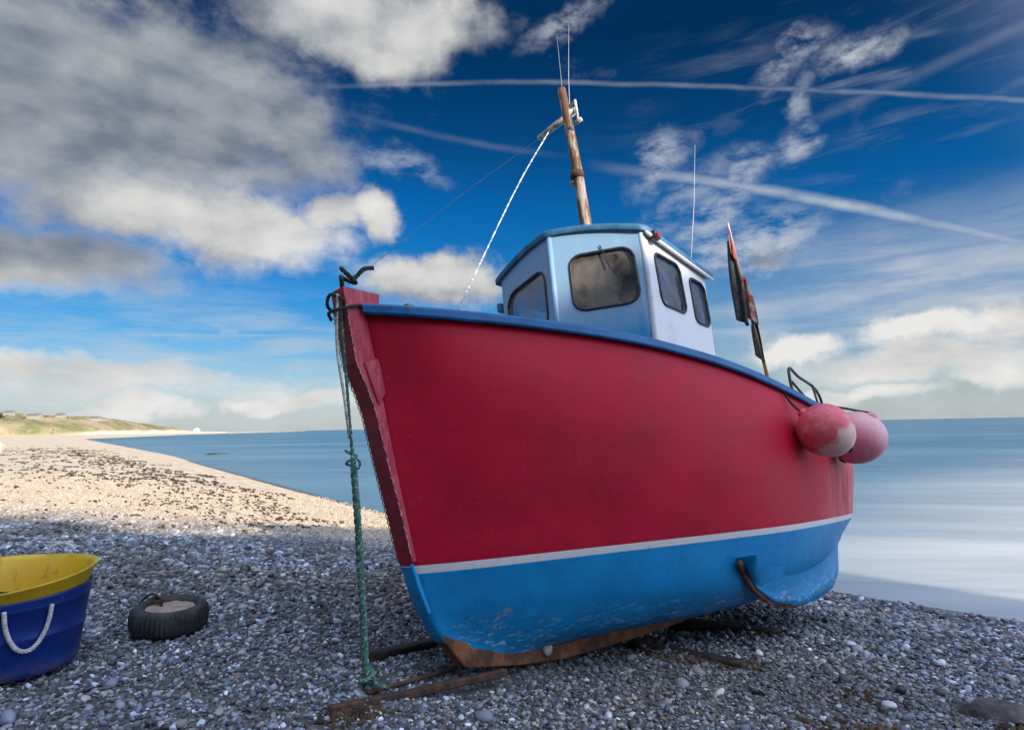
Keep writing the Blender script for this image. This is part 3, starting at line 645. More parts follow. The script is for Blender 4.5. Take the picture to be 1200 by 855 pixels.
order = ['keel', 'b1', 'b2', 'wl0', 'wl1', 'm1', 'm2', 'sh']; CV = {k: curve(k) for k in order}
def section(i):
    """list of (s,t,z,matid) from keel to sheer at station i"""
    P = [CV[k][i] for k in order]
    ext = [P[0] * 2 - P[1]] + P + [P[-1] * 2 - P[-2]]; out = []
    cnts = [5, 5, 5, 1, 7, 6, 5]; mids = [1, 1, 1, 2, 0, 0, 0]
    for k in range(7):
        a, b, c, d = ext[k:k + 4]
        for j in range(cnts[k]):
            t = j / cnts[k]
            if k in (3,): q = b.lerp(c, t)
            else: q = 0.5 * ((2 * b) + (c - a) * t + (2 * a - 5 * b + 4 * c - d) * t * t + (3 * b - a - 3 * c + d) * t ** 3)
            # centripetal kink guard near the stripe: fall back to lerp blend
            if k in (2, 4): q = q.lerp(b.lerp(c, t), 0.5)
            out.append((q, mids[k]))
    out.append((P[-1], 0)); return out
secs = [section(i) for i in range(NU)]; NS = len(secs[0])
V = []; Fc = []; MI = []
for side in (1, -1):
    o = len(V)
    for sec in secs:
        for q, _ in sec:
            tt = q.y
            k = max(0.0, (q.x - 4.78) / 0.22); tt -= 0.05 * k * k
            V.append((q.x, -side * tt, q.z))
    for i in range(NU - 1):
        for j in range(NS - 1):
            Fc.append((o + i * NS + j, o + (i + 1) * NS + j, o + (i + 1) * NS + j + 1, o + i * NS + j + 1)); MI.append(secs[i][j][1])
# transom and closed bow
oB = NU * NS
for j in range(NS - 1):
    a = (NU - 1) * NS + j; Fc.append((a, a + 1, oB + a + 1, oB + a)); MI.append(secs[0][j][1])
    Fc.append((j, j + 1, oB + j + 1, oB + j)); MI.append(secs[0][j][1])
hull = obj('hull', V, Fc, [m_red, m_blue, m_white], boat, mi=MI)
sm_ = hull.modifiers.new('thickness', 'SOLIDIFY'); sm_.thickness = 0.03; sm_.offset = -1
# deck
V = []; Fc = []
for i in range(NU):
    q = CV['sh'][i]; r_ = CV['m2'][i]; f = 0.62; t = max(q.y + (r_.y - q.y) * f - .02, .02); z = q.z + (r_.z - q.z) * f
    V += [(q.x + .06, -t, z), (q.x + .06, t, z)]
for i in range(NU - 1): Fc.append((2 * i, 2 * i + 1, 2 * i + 3, 2 * i + 2))
obj('deck', V, Fc, m_deck, boat)
# gunwale rail: one continuous capping each side plus across the transom
def rail(side):
    P = []
    for q in CV['sh']: P.append(L3(q.x, (q.y + .012) * side, q.z))
    V = []; Fc = []; n = len(P)
    for i, p in enumerate(P):
        t = (P[min(i + 1, n - 1)] - P[max(i - 1, 0)]).normalized(); out = Vector((t.y, -t.x, 0)).normalized(); out = out if out.y * -side > 0 else -out
        for a, b in ((-.045, -.012), (.030, -.040), (.046, -.028), (.046, .022), (.034, .036), (-.045, .036)):
            V.append(p + out * a + Vector((0, 0, b)))
    k = 6
    for i in range(n - 1):
        for j in range(k): j2 = (j + 1) % k; Fc.append((i * k + j, i * k + j2, (i + 1) * k + j2, (i + 1) * k + j))
    Fc.append(tuple(range(k))); Fc.append(tuple((n - 1) * k + j for j in range(k)))
    return bevel(obj('gunwale', V, Fc, m_rail, boat, smooth=False), .006, 2)
rail(1); rail(-1)
q = CV['sh'][-1]; box('transom_rail', (q.x - .012, 0, q.z - .004), (.075, q.y * 2 - .06, .07), m_rail, boat)
# stem: profile in the centre plane
stem_out = [(-.300, .372), (-.372, .53), (-.425, .69), (-.51, 1.005), (-.595, 1.30), (-.680, 1.62), (-.735, 1.76), (-.815, 1.92), (-.868, 2.2), (-.905, 2.41)]
def stem_piece(name, lo, hi, m, wid, back, top=None, faces_mat=None):
    S = [(s, z) for s, z in stem_out if lo - 1e-6 <= z <= hi + 1e-6]
    V = []; Fc = []
    for s, z in S:
        b = back(z)
        V += [(s, -wid, z), (s, wid, z), (s + b, wid * .9, z + .012), (s + b, -wid * .9, z + .012)]
    n = len(S); MI = []
    for i in range(n - 1):
        for j in range(4): j2 = (j + 1) % 4; Fc.append((4 * i + j, 4 * i + j2, 4 * i + 4 + j2, 4 * i + 4 + j)); MI.append(1 if (j == 0 and len(m) > 1) else 0)
    Fc += [(0, 1, 2, 3), (4 * n - 4, 4 * n - 3, 4 * n - 2, 4 * n - 1)]; MI += [0, 0]
    return bevel(obj(name, V, Fc, m, boat, smooth=False, mi=MI), .012, 3)
stem_piece('stem_post', .69, 2.5, [m_stem, m_stemd], .074, lambda z: .17 + (.06 if z > 1.7 else 0) + (.06 if z > 2.3 else 0))
stem_piece('forefoot', .37, .69, [m_blue], .060, lambda z: .14)
# notch block where the doubling ends on the stem
bevel(obj('stem_doubling', [(-.765, -.088, 1.93), (-.765, .088, 1.93), (-.66, .088, 1.97), (-.66, -.088, 1.97), (-.655, -.088, 1.66), (-.655, .088, 1.66), (-.56, .088, 1.80), (-.56, -.088, 1.80)],
    [(0, 1, 2, 3), (4, 5, 6, 7), (0, 1, 5, 4), (1, 2, 6, 5), (2, 3, 7, 6), (3, 0, 4, 7)], m_stem, boat, smooth=False), .012, 3)
# zigzag lashing / flaking edge running down both arrises of the stem
for sd_ in (-.078, .078):
    P_ = []
    for i in range(84):
        z = .72 + i * .019; s_ = float(np.interp(z, [q[1] for q in stem_out], [q[0] for q in stem_out])) - .002 + (.008 if i % 2 else 0)
        P_.append(Vector((s_, sd_, z)))
    tube('stem_edging', P_, .0036, m_band, boat, seg=5)
# keel
kp = [(-.300, .40), (-.17, .19), (.0, .0), (.5, -.09), (1, -.155), (1.7, -.19), (2.4, -.215), (3.2, -.22), (4, -.20), (4.9, -.10), (5.0, .02)]
ki = [(-.225, .44), (-.09, .27), (.06, .11), (.5, .02), (1, -.02), (1.7, -.05), (2.4, -.07), (3.2, -.06), (4, -.03), (4.9, .13), (5.0, .16)]
V = []; Fc = []
for (a, b), (c_, d) in zip(kp, ki): V += [(a, -.05, b), (a, .05, b), (c_, .062, d), (c_, -.062, d)]
for i in range(len(kp) - 1):
    for j in range(4): j2 = (j + 1) % 4; Fc.append((4 * i + j, 4 * i + j2, 4 * i + 4 + j2, 4 * i + 4 + j))
n_ = len(kp); Fc += [(0, 1, 2, 3), (4 * n_ - 4, 4 * n_ - 3, 4 * n_ - 2, 4 * n_ - 1)]
keel = bevel(obj('keel', V, Fc, m_rust, boat, smooth=False), .012, 2)
tube('keel_eye', [L3(.80, .04, -.035), L3(.80, .085, -.035)], .048, m_rope, keel, seg=18)
# bilge keel (port and starboard) with a wide fillet into the bottom
def bilge(side):
    S = np.linspace(2.05, 4.95, 34); V = []; Fc = []
    for s in S:
        u = (s - 2.05) / 2.9
        zt = float(np.interp(u, [0, .6, 1], [.20, .20, .36])); zb = float(np.interp(u, [0, .08, .2, .38, .6, .8, .93, 1.0], [.44, .22, .05, -.06, -.09, -.06, .05, .30]))
        tc_ = 1.02 + .05 * math.sin(u * math.pi) + .075 * math.exp(-u / .07); zt += .16 * math.exp(-u / .08)
        ring = [(tc_ + .15, zt + .13), (tc_ + .10, zt + .03), (tc_ + .065, zt - (zt - zb) * .35), (tc_ + .05, zt - (zt - zb) * .7), (tc_ + .055, zb), (tc_ - .03, zb - .004), (tc_ - .04, zt - (zt - zb) * .6), (tc_ - .08, zt), (tc_ - .2, zt + .08)]
        V += [L3(s, t * side, z) for t, z in ring]
    k = 9
    for i in range(len(S) - 1):
        for j in range(k - 1): Fc.append((i * k + j, i * k + j + 1, (i + 1) * k + j + 1, (i + 1) * k + j))
    Fc += [tuple(range(k)), tuple((len(S) - 1) * k + j for j in range(k))]
    o = obj('bilge_keel', V, Fc, m_blue, boat)
    edge = []
    for s in np.linspace(2.04, 3.5, 16):
        u = (s - 2.05) / 2.9; zb = float(np.interp(u, [0, .08, .2, .38, .6], [.44, .22, .05, -.06, -.09])); edge.append(L3(s - .015, (1.035 + .05 * math.sin(max(u, 0) * math.pi) + .075 * math.exp(-max(u, 0) / .07)) * side, zb - .006))
    V, Fc = tube_data(edge, lambda q: .025 * (1 - .5 * q), 8); obj('worn_edge', V, Fc, m_rust, o)
bilge(1); bilge(-1)

# ---- wheelhouse
Pp, Pc, Ps = (1.90, .75), (1.50, -.05), (1.62, -.84)     # front port corner, ridge, front starboard corner
Ap, As = (3.22, .74), (3.22, -.80)
def roofz(s, t):
    return 3.585 - .135 * (t / .8) ** 2 * (1.0 if t > 0 else 1.25) - .085 * max(s - 1.9, 0)
def wallpt(a, b, u, v, zb=1.85):
    """u along the wall, v 0 bottom .. 1 top; walls lean in slightly"""
    s = a[0] + (b[0] - a[0]) * u; t = a[1] + (b[1] - a[1]) * u; zt = roofz(s, t) - .02; z = zb + (zt - zb) * v if v <= 1 else v
    lean = (z - 2.9) * .055; t2 = t - math.copysign(lean, t) * min(abs(t) / .6, 1)
    return L3(s, t2, z)
def rrect(u0, z0, u1, z1, r, ru=None, n=5, skew=(0, 0, 0, 0)):
    ru = ru or r; P = []
    for (cx, cz, a0) in ((u1 - ru, z1 - r, 0), (u0 + ru, z1 - r, 90), (u0 + ru, z0 + r, 180), (u1 - ru, z0 + r, 270)):
        for k in range(n): a = R(a0 + 90 * k / (n - 1)); P.append((cx + ru * math.cos(a), cz + r * math.sin(a)))
    return P
def wall_panel(name, a, b, wins, m, zb=1.85):
    """flat wall panel with real window openings, each with seal and pane"""
    bm = bmesh.new(); ln = math.hypot(b[0] - a[0], b[1] - a[1])
    nrm = Vector((b[1] - a[1], b[0] - a[0], 0)).normalized()  # in local x,y(-t) space
    def at(u, z, off=0.0):
        s = a[0] + (b[0] - a[0]) * u; t = a[1] + (b[1] - a[1]) * u; lean = (z - 2.9) * .055
        t2 = t - math.copysign(lean, t) * min(abs(t) / .6, 1); p = L3(s, t2, z)
        return p + nrm * off
    K = 14; outer = [at(k / K, zb) for k in range(K + 1)] + [at(1 - k / K, roofz(a[0] + (b[0] - a[0]) * (1 - k / K), a[1] + (b[1] - a[1]) * (1 - k / K)) - .012) for k in range(K + 1)]
    loops = [outer] + [[at(u, z) for u, z in wn] for wn in wins]
    edges = []
    for lp in loops:
        vs_ = [bm.verts.new(p) for p in lp]
        for i in range(len(vs_)): edges.append(bm.edges.new((vs_[i], vs_[(i + 1) % len(vs_)])))
    bmesh.ops.triangle_fill(bm, edges=edges, use_beauty=True)
    cen_ = L3(2.4, 0, 2.9); bm.faces.ensure_lookup_table(); bm.normal_update()
    for f_ in bm.faces:
        if f_.normal.dot(f_.calc_center_median() - cen_) < 0: f_.normal_flip()
    me = bpy.data.meshes.new(name); bm.to_mesh(me); bm.free(); me.materials.append(m); me.materials.append(m_wood_in)
    o = bpy.data.objects.new(name, me); col.objects.link(o)
    s_ = o.modifiers.new('thickness', 'SOLIDIFY'); s_.thickness = .035; s_.offset = 0; s_.material_offset = 1 
    return o, at, nrm
wh_root = bpy.data.objects.new('wheelhouse', None)
def make_window(at, wn, gm, parent, sgn, seal=.014):
    cu = sum(p[0] for p in wn) / len(wn); cz = sum(p[1] for p in wn) / len(wn)
    ring = [at(u, z, sgn * .019) for u, z in wn]; V, Fc = tube_data(ring + [ring[0]], seal, 8)
    f = obj('window_frame', V, Fc, m_seal, parent)
    pv = [at(u, z, 0) for u, z in wn]
    obj('pane', pv, [tuple(range(len(pv)))], gm, f, smooth=False); return f
# front panels
wpf = rrect(.195, 2.74, .885, 3.30, .11, .13)
# slightly skewed as in life: outer top corner a little lower
wsf = [(u, z - (.10 * max(u - .45, 0) / .45) if z > 3.0 else z) for u, z in rrect(.13, 2.66, .86, 3.24, .12, .13)]
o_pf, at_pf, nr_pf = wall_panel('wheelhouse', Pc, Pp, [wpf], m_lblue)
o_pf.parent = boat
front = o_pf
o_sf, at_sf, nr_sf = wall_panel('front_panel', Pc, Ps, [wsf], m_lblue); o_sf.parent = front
def lenu(a, b): return math.hypot(b[0] - a[0], b[1] - a[1])
def sw(s0, z0, s1, z1):   # window on the port side given in s
    return [((s - Pp[0]) / (Ap[0] - Pp[0]), z) for s, z in rrect(s0, z0, s1, z1, .09, .09)]
w1 = sw(2.05, 2.735, 2.57, 3.265); w2 = sw(2.76, 2.70, 3.12, 3.19)
o_ps, at_ps, nr_ps = wall_panel('side_panel', Pp, Ap, [w1, w2], m_wwhite); o_ps.parent = front
w3 = [((s - Ps[0]) / (As[0] - Ps[0]), z) for s, z in rrect(1.85, 2.72, 2.45, 3.18, .09, .09)]
w4 = [((s - Ps[0]) / (As[0] - Ps[0]), z) for s, z in rrect(2.62, 2.70, 3.08, 3.14, .09, .09)]
o_ss, at_ss, nr_ss = wall_panel('side_panel', Ps, As, [w3, w4], m_wwhite); o_ss.parent = front
o_ab, at_ab, nr_ab = wall_panel('aft_panel', Ap, As, [rrect(.30, 1.95, .62, 3.2, .05, .05)], m_wwhite); o_ab.parent = front
for (at, nr, ws, gm) in ((at_pf, nr_pf, [wpf], m_glass), (at_sf, nr_sf, [wsf], m_glass), (at_ps, nr_ps, [w1, w2], m_glass2), (at_ss, nr_ss, [w3, w4], m_glass2)):
    c0 = at(.5, 2.9); cen = L3(2.4, 0, 2.9); sg = 1 if (c0 - cen).dot(nr) > 0 else -1
    for wn in ws: make_window(at, wn, gm, front, sg)
# white corner post at the front port corner, and the ridge post
tube('corner_post', [at_ps(0, 1.9), at_ps(0, 2.5), at_ps(0, 3.0), at_ps(0, 3.42)], .030, m_wwhite, front, seg=10)
tube('centre_post', [L3(1.497, -.05, 1.9), L3(1.497, -.05, 3.56)], .03, m_lblue, front, seg=10)
# console and gear inside the cabin
box('console', (2.05, .05, 2.35), (.35, 1.0, .75), m_wood_in, front, .02)
box('instrument_panel', (2.02, -.15, 3.42), (.30, .7, .10), m_seal, front, .02)
box('chart_shelf', (2.9, .45, 2.75), (.25, .4, .5), m_wood_in, front, .02)
# roof: cambered slab following the plan
def roofslab(name, ex, z0, z1, m):
    outline = [(Ap[0] + .10, Ap[1] + ex), (Pp[0] - .05, Pp[1] + ex)]
    K = 10
    V = []; Fc = []; rows = []
    T0, T1 = -.84 - ex, .75 + ex; NT_ = 26
    for j in range(NT_ + 1):
        t = T0 + (T1 - T0) * j / NT_
        if t >= -.05: sf = 1.50 + (1.90 - 1.50) * (t + .05) / .80
        else: sf = 1.50 + (1.62 - 1.50) * (-t - .05) / .79
        sf -= ex * 1.1 ; 
        if t > .75 - .02: sf += (t - .73) * .4
        row = []
        for i in range(13):
            s = sf + (Ap[0] + .10 - sf) * i / 12; row.append(len(V)); V.append(L3(s, t, roofz(s, t) + z1)); V.append(L3(s, t, roofz(s, t) + z0))
        rows.append(row)
    for j in range(NT_):
        for i in range(12):
            a, b, c_, d = rows[j][i], rows[j][i + 1], rows[j + 1][i + 1], rows[j + 1][i]; Fc += [(a, b, c_, d), (a + 1, d + 1, c_ + 1, b + 1)]
        a, d = rows[j][0], rows[j + 1][0]; Fc.append((a, d, d + 1, a + 1)); a, d = rows[j][12], rows[j + 1][12]; Fc.append((a, a + 1, d + 1, d))
    for i in range(12):
        a, b = rows[0][i], rows[0][i + 1]; Fc.append((a, a + 1, b + 1, b)); a, b = rows[-1][i], rows[-1][i + 1]; Fc.append((a, b, b + 1, a + 1))
    o = obj(name, V, Fc, m, front, smooth=True); return bevel(o, .012, 2, 50)
roofslab('roof', .045, -.045, .025, m_roof)
# pale drip edge along the port side of the roof
tube('drip_edge', [L3(s, .785, roofz(s, .785) - .055) for s in np.linspace(1.88, 3.3, 12)], .018, m_wwhite, front, seg=8)
tube('grab_rail', [L3(2.15, .62, 3.52), L3(2.2, .64, 3.60), L3(2.7, .64, 3.57), L3(3.15, .64, 3.54), L3(3.2, .62, 3.44)], .014, m_black, front, n=24)
lamp = box('navigation_lamp', (2.02, -.80, 3.40), (.10, .07, .085), m_black, front, .012)
box('lens', (2.00, -.845, 3.375), (.06, .03, .05), m_lampred, lamp, .01)
box('navigation_lamp', (1.68, .91, 3.10), (.09, .06, .10), m_roof, front, .012)

tube('steering_wheel', [L3(2.28 + .0 * a, .25 + .2 * math.cos(a), 2.85 + .2 * math.sin(a)) for a in np.linspace(0, 2 * math.pi, 25)], .014, m_mast, front)
for a_ in (0, 60, 120): tube('wheel_spoke', [L3(2.28, .25 + .22 * math.cos(R(a_)), 2.85 + .22 * math.sin(R(a_))), L3(2.28, .25 - .22 * math.cos(R(a_)), 2.85 - .22 * math.sin(R(a_)))], .010, m_mast, front)
tube('wiper', [at_pf(.55, 3.36, .03) if (at_pf(.5, 2.9, .03) - L3(2.4, 0, 2.9)).length > (at_pf(.5, 2.9) - L3(2.4, 0, 2.9)).length else at_pf(.55, 3.36, -.03), at_pf(.62, 3.12, .03) if (at_pf(.5, 2.9, .03) - L3(2.4, 0, 2.9)).length > (at_pf(.5, 2.9) - L3(2.4, 0, 2.9)).length else at_pf(.62, 3.12, -.03)], .006, m_seal, front, seg=6)
# ---- mast, crosstree, aerials, stays
mast = tube('mast', [L3(2.13, 0, 3.40), L3(2.10, 0, 4.0), L3(2.03, .005, 4.7), L3(1.93, 0, 5.46)], lambda u: .068 - .022 * u, m_mast, boat, n=24, seg=12)
tube('crosstree', [L3(2.00, .10, 5.17), L3(2.02, -.44, 5.11)], lambda u: .044 - .012 * u, m_arm, mast, seg=10)
tube('bracket', [L3(1.98, .03, 5.24), L3(1.97, .13, 5.26), L3(1.97, .14, 5.02)], .016, m_arm, mast, seg=8)
tube('block', [L3(1.96, .10, 4.98), L3(1.96, .19, 4.99)], .024, m_arm, mast, seg=10)
tube('mast_band', [L3(2.045, .0, 4.40), L3(2.045, .0, 4.47)], .075, m_rustbar, mast, seg=12)
tube('cleat', [L3(2.03, -.09, 4.36), L3(2.05, .02, 4.39)], .024, m_arm, mast, seg=8)
tube('aerial', [L3(2.0, .03, 5.2), L3(2.08, .015, 5.7), L3(2.24, 0, 6.53)], lambda u: .0045 - .003 * u, m_alu, mast, seg=6)
tube('aerial', [L3(2.0, -.04, 5.2), L3(2.05, -.06, 6.3)], lambda u: .0025 - .0015 * u, m_alu, mast, seg=6)
wa = tube('whip_aerial', [L3(3.15, .62, 3.42), L3(3.45, .66, 4.3), L3(3.75, .68, 5.24)], lambda u: .0055 - .0035 * u, m_alu, boat, seg=6)
rope('halyard', [L3(2.0, -.26, 5.12), L3(1.35, -.33, 4.10), L3(.36, -.48, 2.30)], .0075, m_wrope, boat, n=220, pitch=.07)
tube('forestay', [L3(2.02, -.42, 5.11), L3(.5, -.2, 3.72), L3(-.82, 0, 2.46)], .0018, m_black, boat, n=30, seg=6)
# bow fittings
rp = [L3(-.86, .0, 2.41), L3(-.90, .05, 2.47), L3(-.83, -.05, 2.52), L3(-.80, .06, 2.46), L3(-.88, .02, 2.55), L3(-.76, -.03, 2.53), L3(-.70, .0, 2.60), L3(-.62, .0, 2.63)]
rope('bow_lashing', rp, .015, m_dkrope, boat, n=120, pitch=.08)
rope('bow_lashing', [L3(-.90, .07, 2.32), L3(-.95, .0, 2.36), L3(-.92, -.07, 2.30), L3(-.80, -.075, 2.28), L3(-.78, .08, 2.30), L3(-.90, .075, 2.26), L3(-.955, 0, 2.24), L3(-.90, -.07, 2.22)], .011, m_dkrope, boat, n=120, pitch=.06)
box('samson_post', (-.33, 0, 2.28), (.06, .06, .30), m_mast, boat, .012)
# stern rail
sr = tube('stern_rail', [L3(4.12, 1.16, 1.84), L3(4.15, 1.14, 2.17), L3(4.28, 1.12, 2.33), L3(4.6, 1.11, 2.27), L3(5.3, 1.08, 2.21), L3(5.62, 1.05, 2.05), L3(5.55, 1.03, 1.80), L3(4.98, 1.05, 1.74)], .017, m_black, boat, n=60)
tube('rail_strut', [L3(4.20, 1.14, 2.16), L3(4.7, 1.12, 2.02), L3(5.2, 1.08, 1.93), L3(5.58, 1.05, 1.93)], .014, m_black, sr, n=20)
tube('rail_strut', [L3(5.15, 1.1, 2.23), L3(4.9, 1.2, 1.80)], .014, m_black, sr)
# dan flag pole at the port quarter
pole = tube('flag_pole', [L3(4.22, .90, 1.72), L3(4.20, .88, 2.4), L3(4.12, .84, 3.2), L3(4.06, .80, 4.22)], lambda u: .024 - .012 * u, m_pole, boat, n=20, seg=8)
def cloth(name, top, w_, hgt, m, seed, parent, tw=1.0):
    V = []; Fc = []; NI, NJ = 12, 18
    for j in range(NJ + 1):
        v = j / NJ
        for i in range(NI + 1):
            u = i / NI; pinch = .25 + .75 * math.sin(min(v * 1.25, 1) * math.pi / 2) * (1 - .35 * v)
            fold = .035 * math.sin(u * 9 + seed + v * 2) * (0.3 + v); x = (u - .5) * w_ * pinch
            V.append(L3(top[0] + fold + .4 * x, top[1] + x * .8 * tw, top[2] - v * hgt - .05 * mnoise.noise(Vector((u * 3, v * 3, seed))) - .10 * u * v))
    for j in range(NJ):
        for i in range(NI): a = j * (NI + 1) + i; Fc.append((a, a + 1, a + NI + 2, a + NI + 1))
    o = obj(name, V, Fc, m, parent); s_ = o.modifiers.new('t', 'SOLIDIFY'); s_.thickness = .006; return o
cloth('black_flag', (4.06, .77, 3.98), .20, 1.0, m_flagk, 1, pole)
cloth('red_flag', (4.11, .86, 3.50), .16, .50, m_flagr, 4, pole)
cloth('black_flag', (4.17, .86, 3.08), .15, .55, m_flagk, 7, pole)
cloth('red_flag', (4.065, .80, 4.12), .05, .30, m_flagr, 9, pole)

# ------------------------------------------------------------------ fenders (hang over the quarter)
def fender(name, s, t, z, r, ax, m, label):
    e = empty(name); c = W(s, t, z); ax = Vector(ax).normalized()
    q = Vector((0, 0, 1)).rotation_difference(ax); e.matrix_world = Matrix.Translation(c) @ q.to_matrix().to_4x4()
    prof = []
    for k in range(25):
        a = math.pi * k / 24; rr = math.sin(a); zz = -math.cos(a); 
        prof.append((r * rr * (1 - .04 * zz) + .0005, r * 1.02 * zz + (0.05 * r * max(zz, 0) ** 3)))
    lathe('buoy_body', prof, m, e, 48)
    cap = lathe('buoy_end', [(.001, 1.12 * r), (.13 * r, 1.13 * r), (.2 * r, 1.05 * r), (.26 * r, .93 * r), (.02, .92 * r)], m_fblk, e, 24)
    lathe('buoy_end', [(.001, -1.14 * r), (.15 * r, -1.13 * r), (.19 * r, -1.02 * r), (.22 * r, -.93 * r)], m, e, 24)
    inv = e.matrix_world.inverted()
    a0 = Vector((0, 0, -1.1 * r)); a1 = inv @ W(min(s, 4.6), 1.36, 1.86)
    rope('lanyard', [a0, a0.lerp(a1, .5) + Vector((.02, .02, 0)), a1], .012, m_dkrope, e, n=60, pitch=.05)
    return tag(e, label, 'fender', 'buoy fenders hung over the stern quarter')
fender('buoy_fender', 3.13, 1.65, 1.47, .240, (.62, -.28, -.62), m_f1, 'scuffed red buoy fender with a pale chalky patch, hung nearer the bow')
fender('buoy_fender', 4.08, 1.70, 1.44, .262, (-.35, .35, -.75), m_f2, 'plain faded pink buoy fender hung at the stern, partly behind the red one')

# ------------------------------------------------------------------ green mooring rope from the stem to the ground
gb = Vector((-.893, 3.70, h_land(-.893, 3.70) + .03)); gt = W(-.90, .03, 2.36)
mr_ = empty('mooring_rope', loc=tuple(gb)); tag(mr_, 'taut green rope running from the stem head down to the shingle', 'rope')
P = [gt - gb, (gt - gb) * .66 + Vector((.01, -.005, 0)), (gt - gb) * .40 + Vector((.015, 0, 0)), Vector((0, 0, 0))]
rope('rope', P, lambda u: .010 + .012 * min(max((u - .40) / .12, 0), 1), m_green, mr_, n=260, pitch=.14)
kz = (gt - gb) * .56
rope('knot', [kz + Vector((.03 * math.cos(a) * (1 + .2 * math.sin(3 * a)), .03 * math.sin(a), .012 * a - .05)) for a in np.linspace(0, 9.4, 16)] + [kz + Vector((.05, 0, .0)), kz + Vector((.045, 0, -.05))], .008, m_green, mr_, n=90, pitch=.05)
rope('knot', [Vector((.035 * math.cos(a), .035 * math.sin(a), .012 * a)) for a in np.linspace(0, 8, 14)] + [Vector((.06, -.02, .03)), Vector((.10, -.03, .02)), Vector((.13, .0, .0))], .016, m_green, mr_, n=90, pitch=.05)
rope('loose_end', [gt - gb + Vector((-.005, -.03, .0)), (gt - gb) * .86 + Vector((-.03, -.03, 0)), (gt - gb) * .72 + Vector((-.008, -.02, 0)), (gt - gb) * .62], .010, m_arm, mr_, n=80, pitch=.06)

# ------------------------------------------------------------------ iron bars and skid timbers round the keel
def bar(name, p0, p1, r, m, label, cat, lift=(.02, .02), sq=True):
    z0 = h_land(*p0) + lift[0]; z1 = h_land(*p1) + lift[1]; a = Vector((*p0, z0)); b = Vector((*p1, z1)); n = 14; path = []
    for i in range(n): path.append(Vector(((b - a) * i / (n - 1)).to_tuple()) + Vector((random.uniform(-.004, .004), random.uniform(-.004, .004), random.uniform(-.004, .004))))
    prof = [(1, .6), (.9, 1), (-.9, 1), (-1, .6), (-1, -.6), (-.9, -1), (.9, -1), (1, -.6)] if sq else None
    V, Fc = tube_data(path, r, 8, sq=prof); o = obj(name, V, Fc, m); o.location = a; return tag(o, label, cat)
bar('iron_bar', (-1.02, 3.40), (-.08, 4.20), .022, m_rustbar, 'long rusty iron bar lying across the foot of the keel', 'iron bar', (.02, .09))
bar('iron_bar', (-.88, 3.66), (-.42, 4.26), .014, m_rustbar, 'thin rusty rod lying between the keel and the green rope', 'iron bar', (.02, .03), False)
bar('skid_timber', (-1.02, 4.25), (-.30, 5.10), .055, m_timber, 'black timber skid poking out under the bow behind the rope', 'timber', (.0, .0))
bar('skid_timber', (.98, 5.38), (1.72, 4.78), .055, m_timber, 'dark half buried timber skid lying clear of the keel on the port side', 'timber', (.015, .0))
bar('skid_timber', (1.30, 6.35), (2.55, 6.05), .07, m_timber, 'dark timber skid lying under the port bilge of the boat', 'timber', (-.02, -.02))

# ------------------------------------------------------------------ tubs
TX, TY = -3.18, 3.98; tz = h_land(TX, TY) + .02
tub = empty('blue_tub', loc=(TX, TY, tz)); tag(tub, 'royal blue plastic tub with white rope handle, standing on shingle', 'tub')
def dent(amp, rise):
    def f(p, th):
        k = max(p.z / .5, 0); tilt = math.sin(th - R(20))
        return Vector((p.x * (1 + amp * k * math.cos(2 * th + .6)), p.y * (1 - amp * k * math.cos(2 * th + .6)), p.z + k ** 3 * (rise * tilt + .012 * math.cos(2 * th))))
    return f
lathe('tub_body', [(.001, .012), (.26, .006), (.295, .02), (.31, .06), (.333, .24), (.339, .25), (.341, .262), (.337, .27), (.356, .43), (.363, .437), (.364, .45), (.362, .47), (.372, .50), (.372, .512), (.360, .512), (.35, .47), (.322, .25), (.297, .07), (.28, .03), (.001, .025)], m_tubb, tub, 64, dent(.05, .02))
def handle(th0, m, parent, rad, zt, drop, spread, name='rope_handle', outw=.02, up=False):
    P = []
    for k in range(11):
        u = k / 10; a = th0 - math.cos(u * math.pi) * .5 * spread; zz = zt + (math.sin(u * math.pi) * drop); rr = rad(zz) + outw
        P.append(Vector((rr * math.cos(a), rr * math.sin(a), zz)))
    return rope(name, P, .013, m, parent, n=90, pitch=.05)
rr_ = lambda z: .315 + .11 * max(min(z, .5), 0)
handle(R(-47), m_hand, tub, rr_, .445, -.25, R(34))
handle(R(117), m_hand, tub, rr_, .50, -.2, R(34))
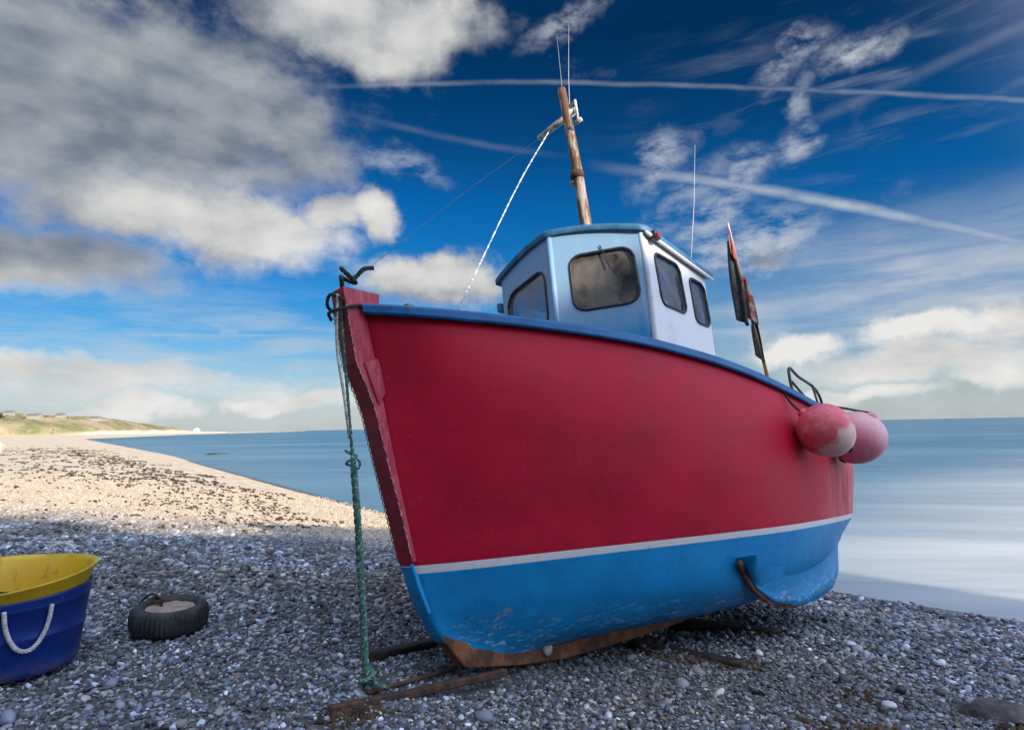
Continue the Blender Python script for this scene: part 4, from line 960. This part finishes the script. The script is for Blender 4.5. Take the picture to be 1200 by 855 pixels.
yt = empty('yellow_tub', loc=(TX, TY, tz)); tag(yt, 'grubby yellow tub nested inside the blue tub', 'tub')
lathe('tub_body', [(.001, .06), (.25, .06), (.275, .10), (.31, .30), (.338, .47), (.372, .575), (.392, .60), (.394, .612), (.380, .612), (.362, .585), (.326, .47), (.298, .30), (.265, .12), (.245, .085), (.001, .08)], m_tuby, yt, 64, dent(.05, .024))
hb = handle(R(96), m_hand, yt, lambda z: .37, .66, .05, R(26), outw=.0)
tube('inner_handle', [Vector((-.10, -.285, .49)), Vector((-.06, -.20, .51)), Vector((.06, -.19, .51)), Vector((.08, -.22, .42))], .009, m_black, yt, n=24)

# ------------------------------------------------------------------ tyre
ty = empty('tyre'); TY_ = (-2.66, 4.74); ty.location = (*TY_, h_land(*TY_) + .035); ty.rotation_euler = (R(3), R(3), R(15))
tag(ty, 'black tyre filled with sandy concrete lying on the shingle', 'tyre')
pr = [(.170, .150), (.185, .172), (.215, .180), (.245, .168), (.262, .145), (.270, .115), (.272, .085), (.270, .055), (.262, .025), (.245, .003), (.2, -.01), (.16, .0)]
def trd(p, th):
    r = math.hypot(p.x, p.y); 
    if r > .258: k = 1 - .06 * (1 if (int(th / (2 * math.pi) * 144 + .5) % 3 == 0) else 0); return Vector((p.x * k, p.y * k, p.z))
    return p
lathe('tread', pr, m_tyre, ty, 144, trd, closed=True)
def rough(p, th): return p + Vector((0, 0, .010 * mnoise.noise(p * 18)))
fill = lathe('concrete_fill', [(.001, .150)] + [(.18 * k / 8, .150 - .008 * (k / 8) ** 2) for k in range(1, 9)] + [(.18, .05), (.001, .04)], m_conc, ty, 48, rough)
tube('iron_eye', [Vector((-.07, .03, .14)), Vector((-.075, .03, .205)), Vector((-.115, .05, .225)), Vector((-.13, .06, .19)), Vector((-.09, .04, .165))], .011, m_rustbar, ty, n=26)
rope('rope_end', [Vector((-.10, .05, .20)), Vector((-.15, .11, .22)), Vector((-.22, .17, .18)), Vector((-.30, .20, .08)), Vector((-.34, .24, -.02))], .010, m_dkrope, ty, n=60)

scene.render.engine = 'CYCLES'
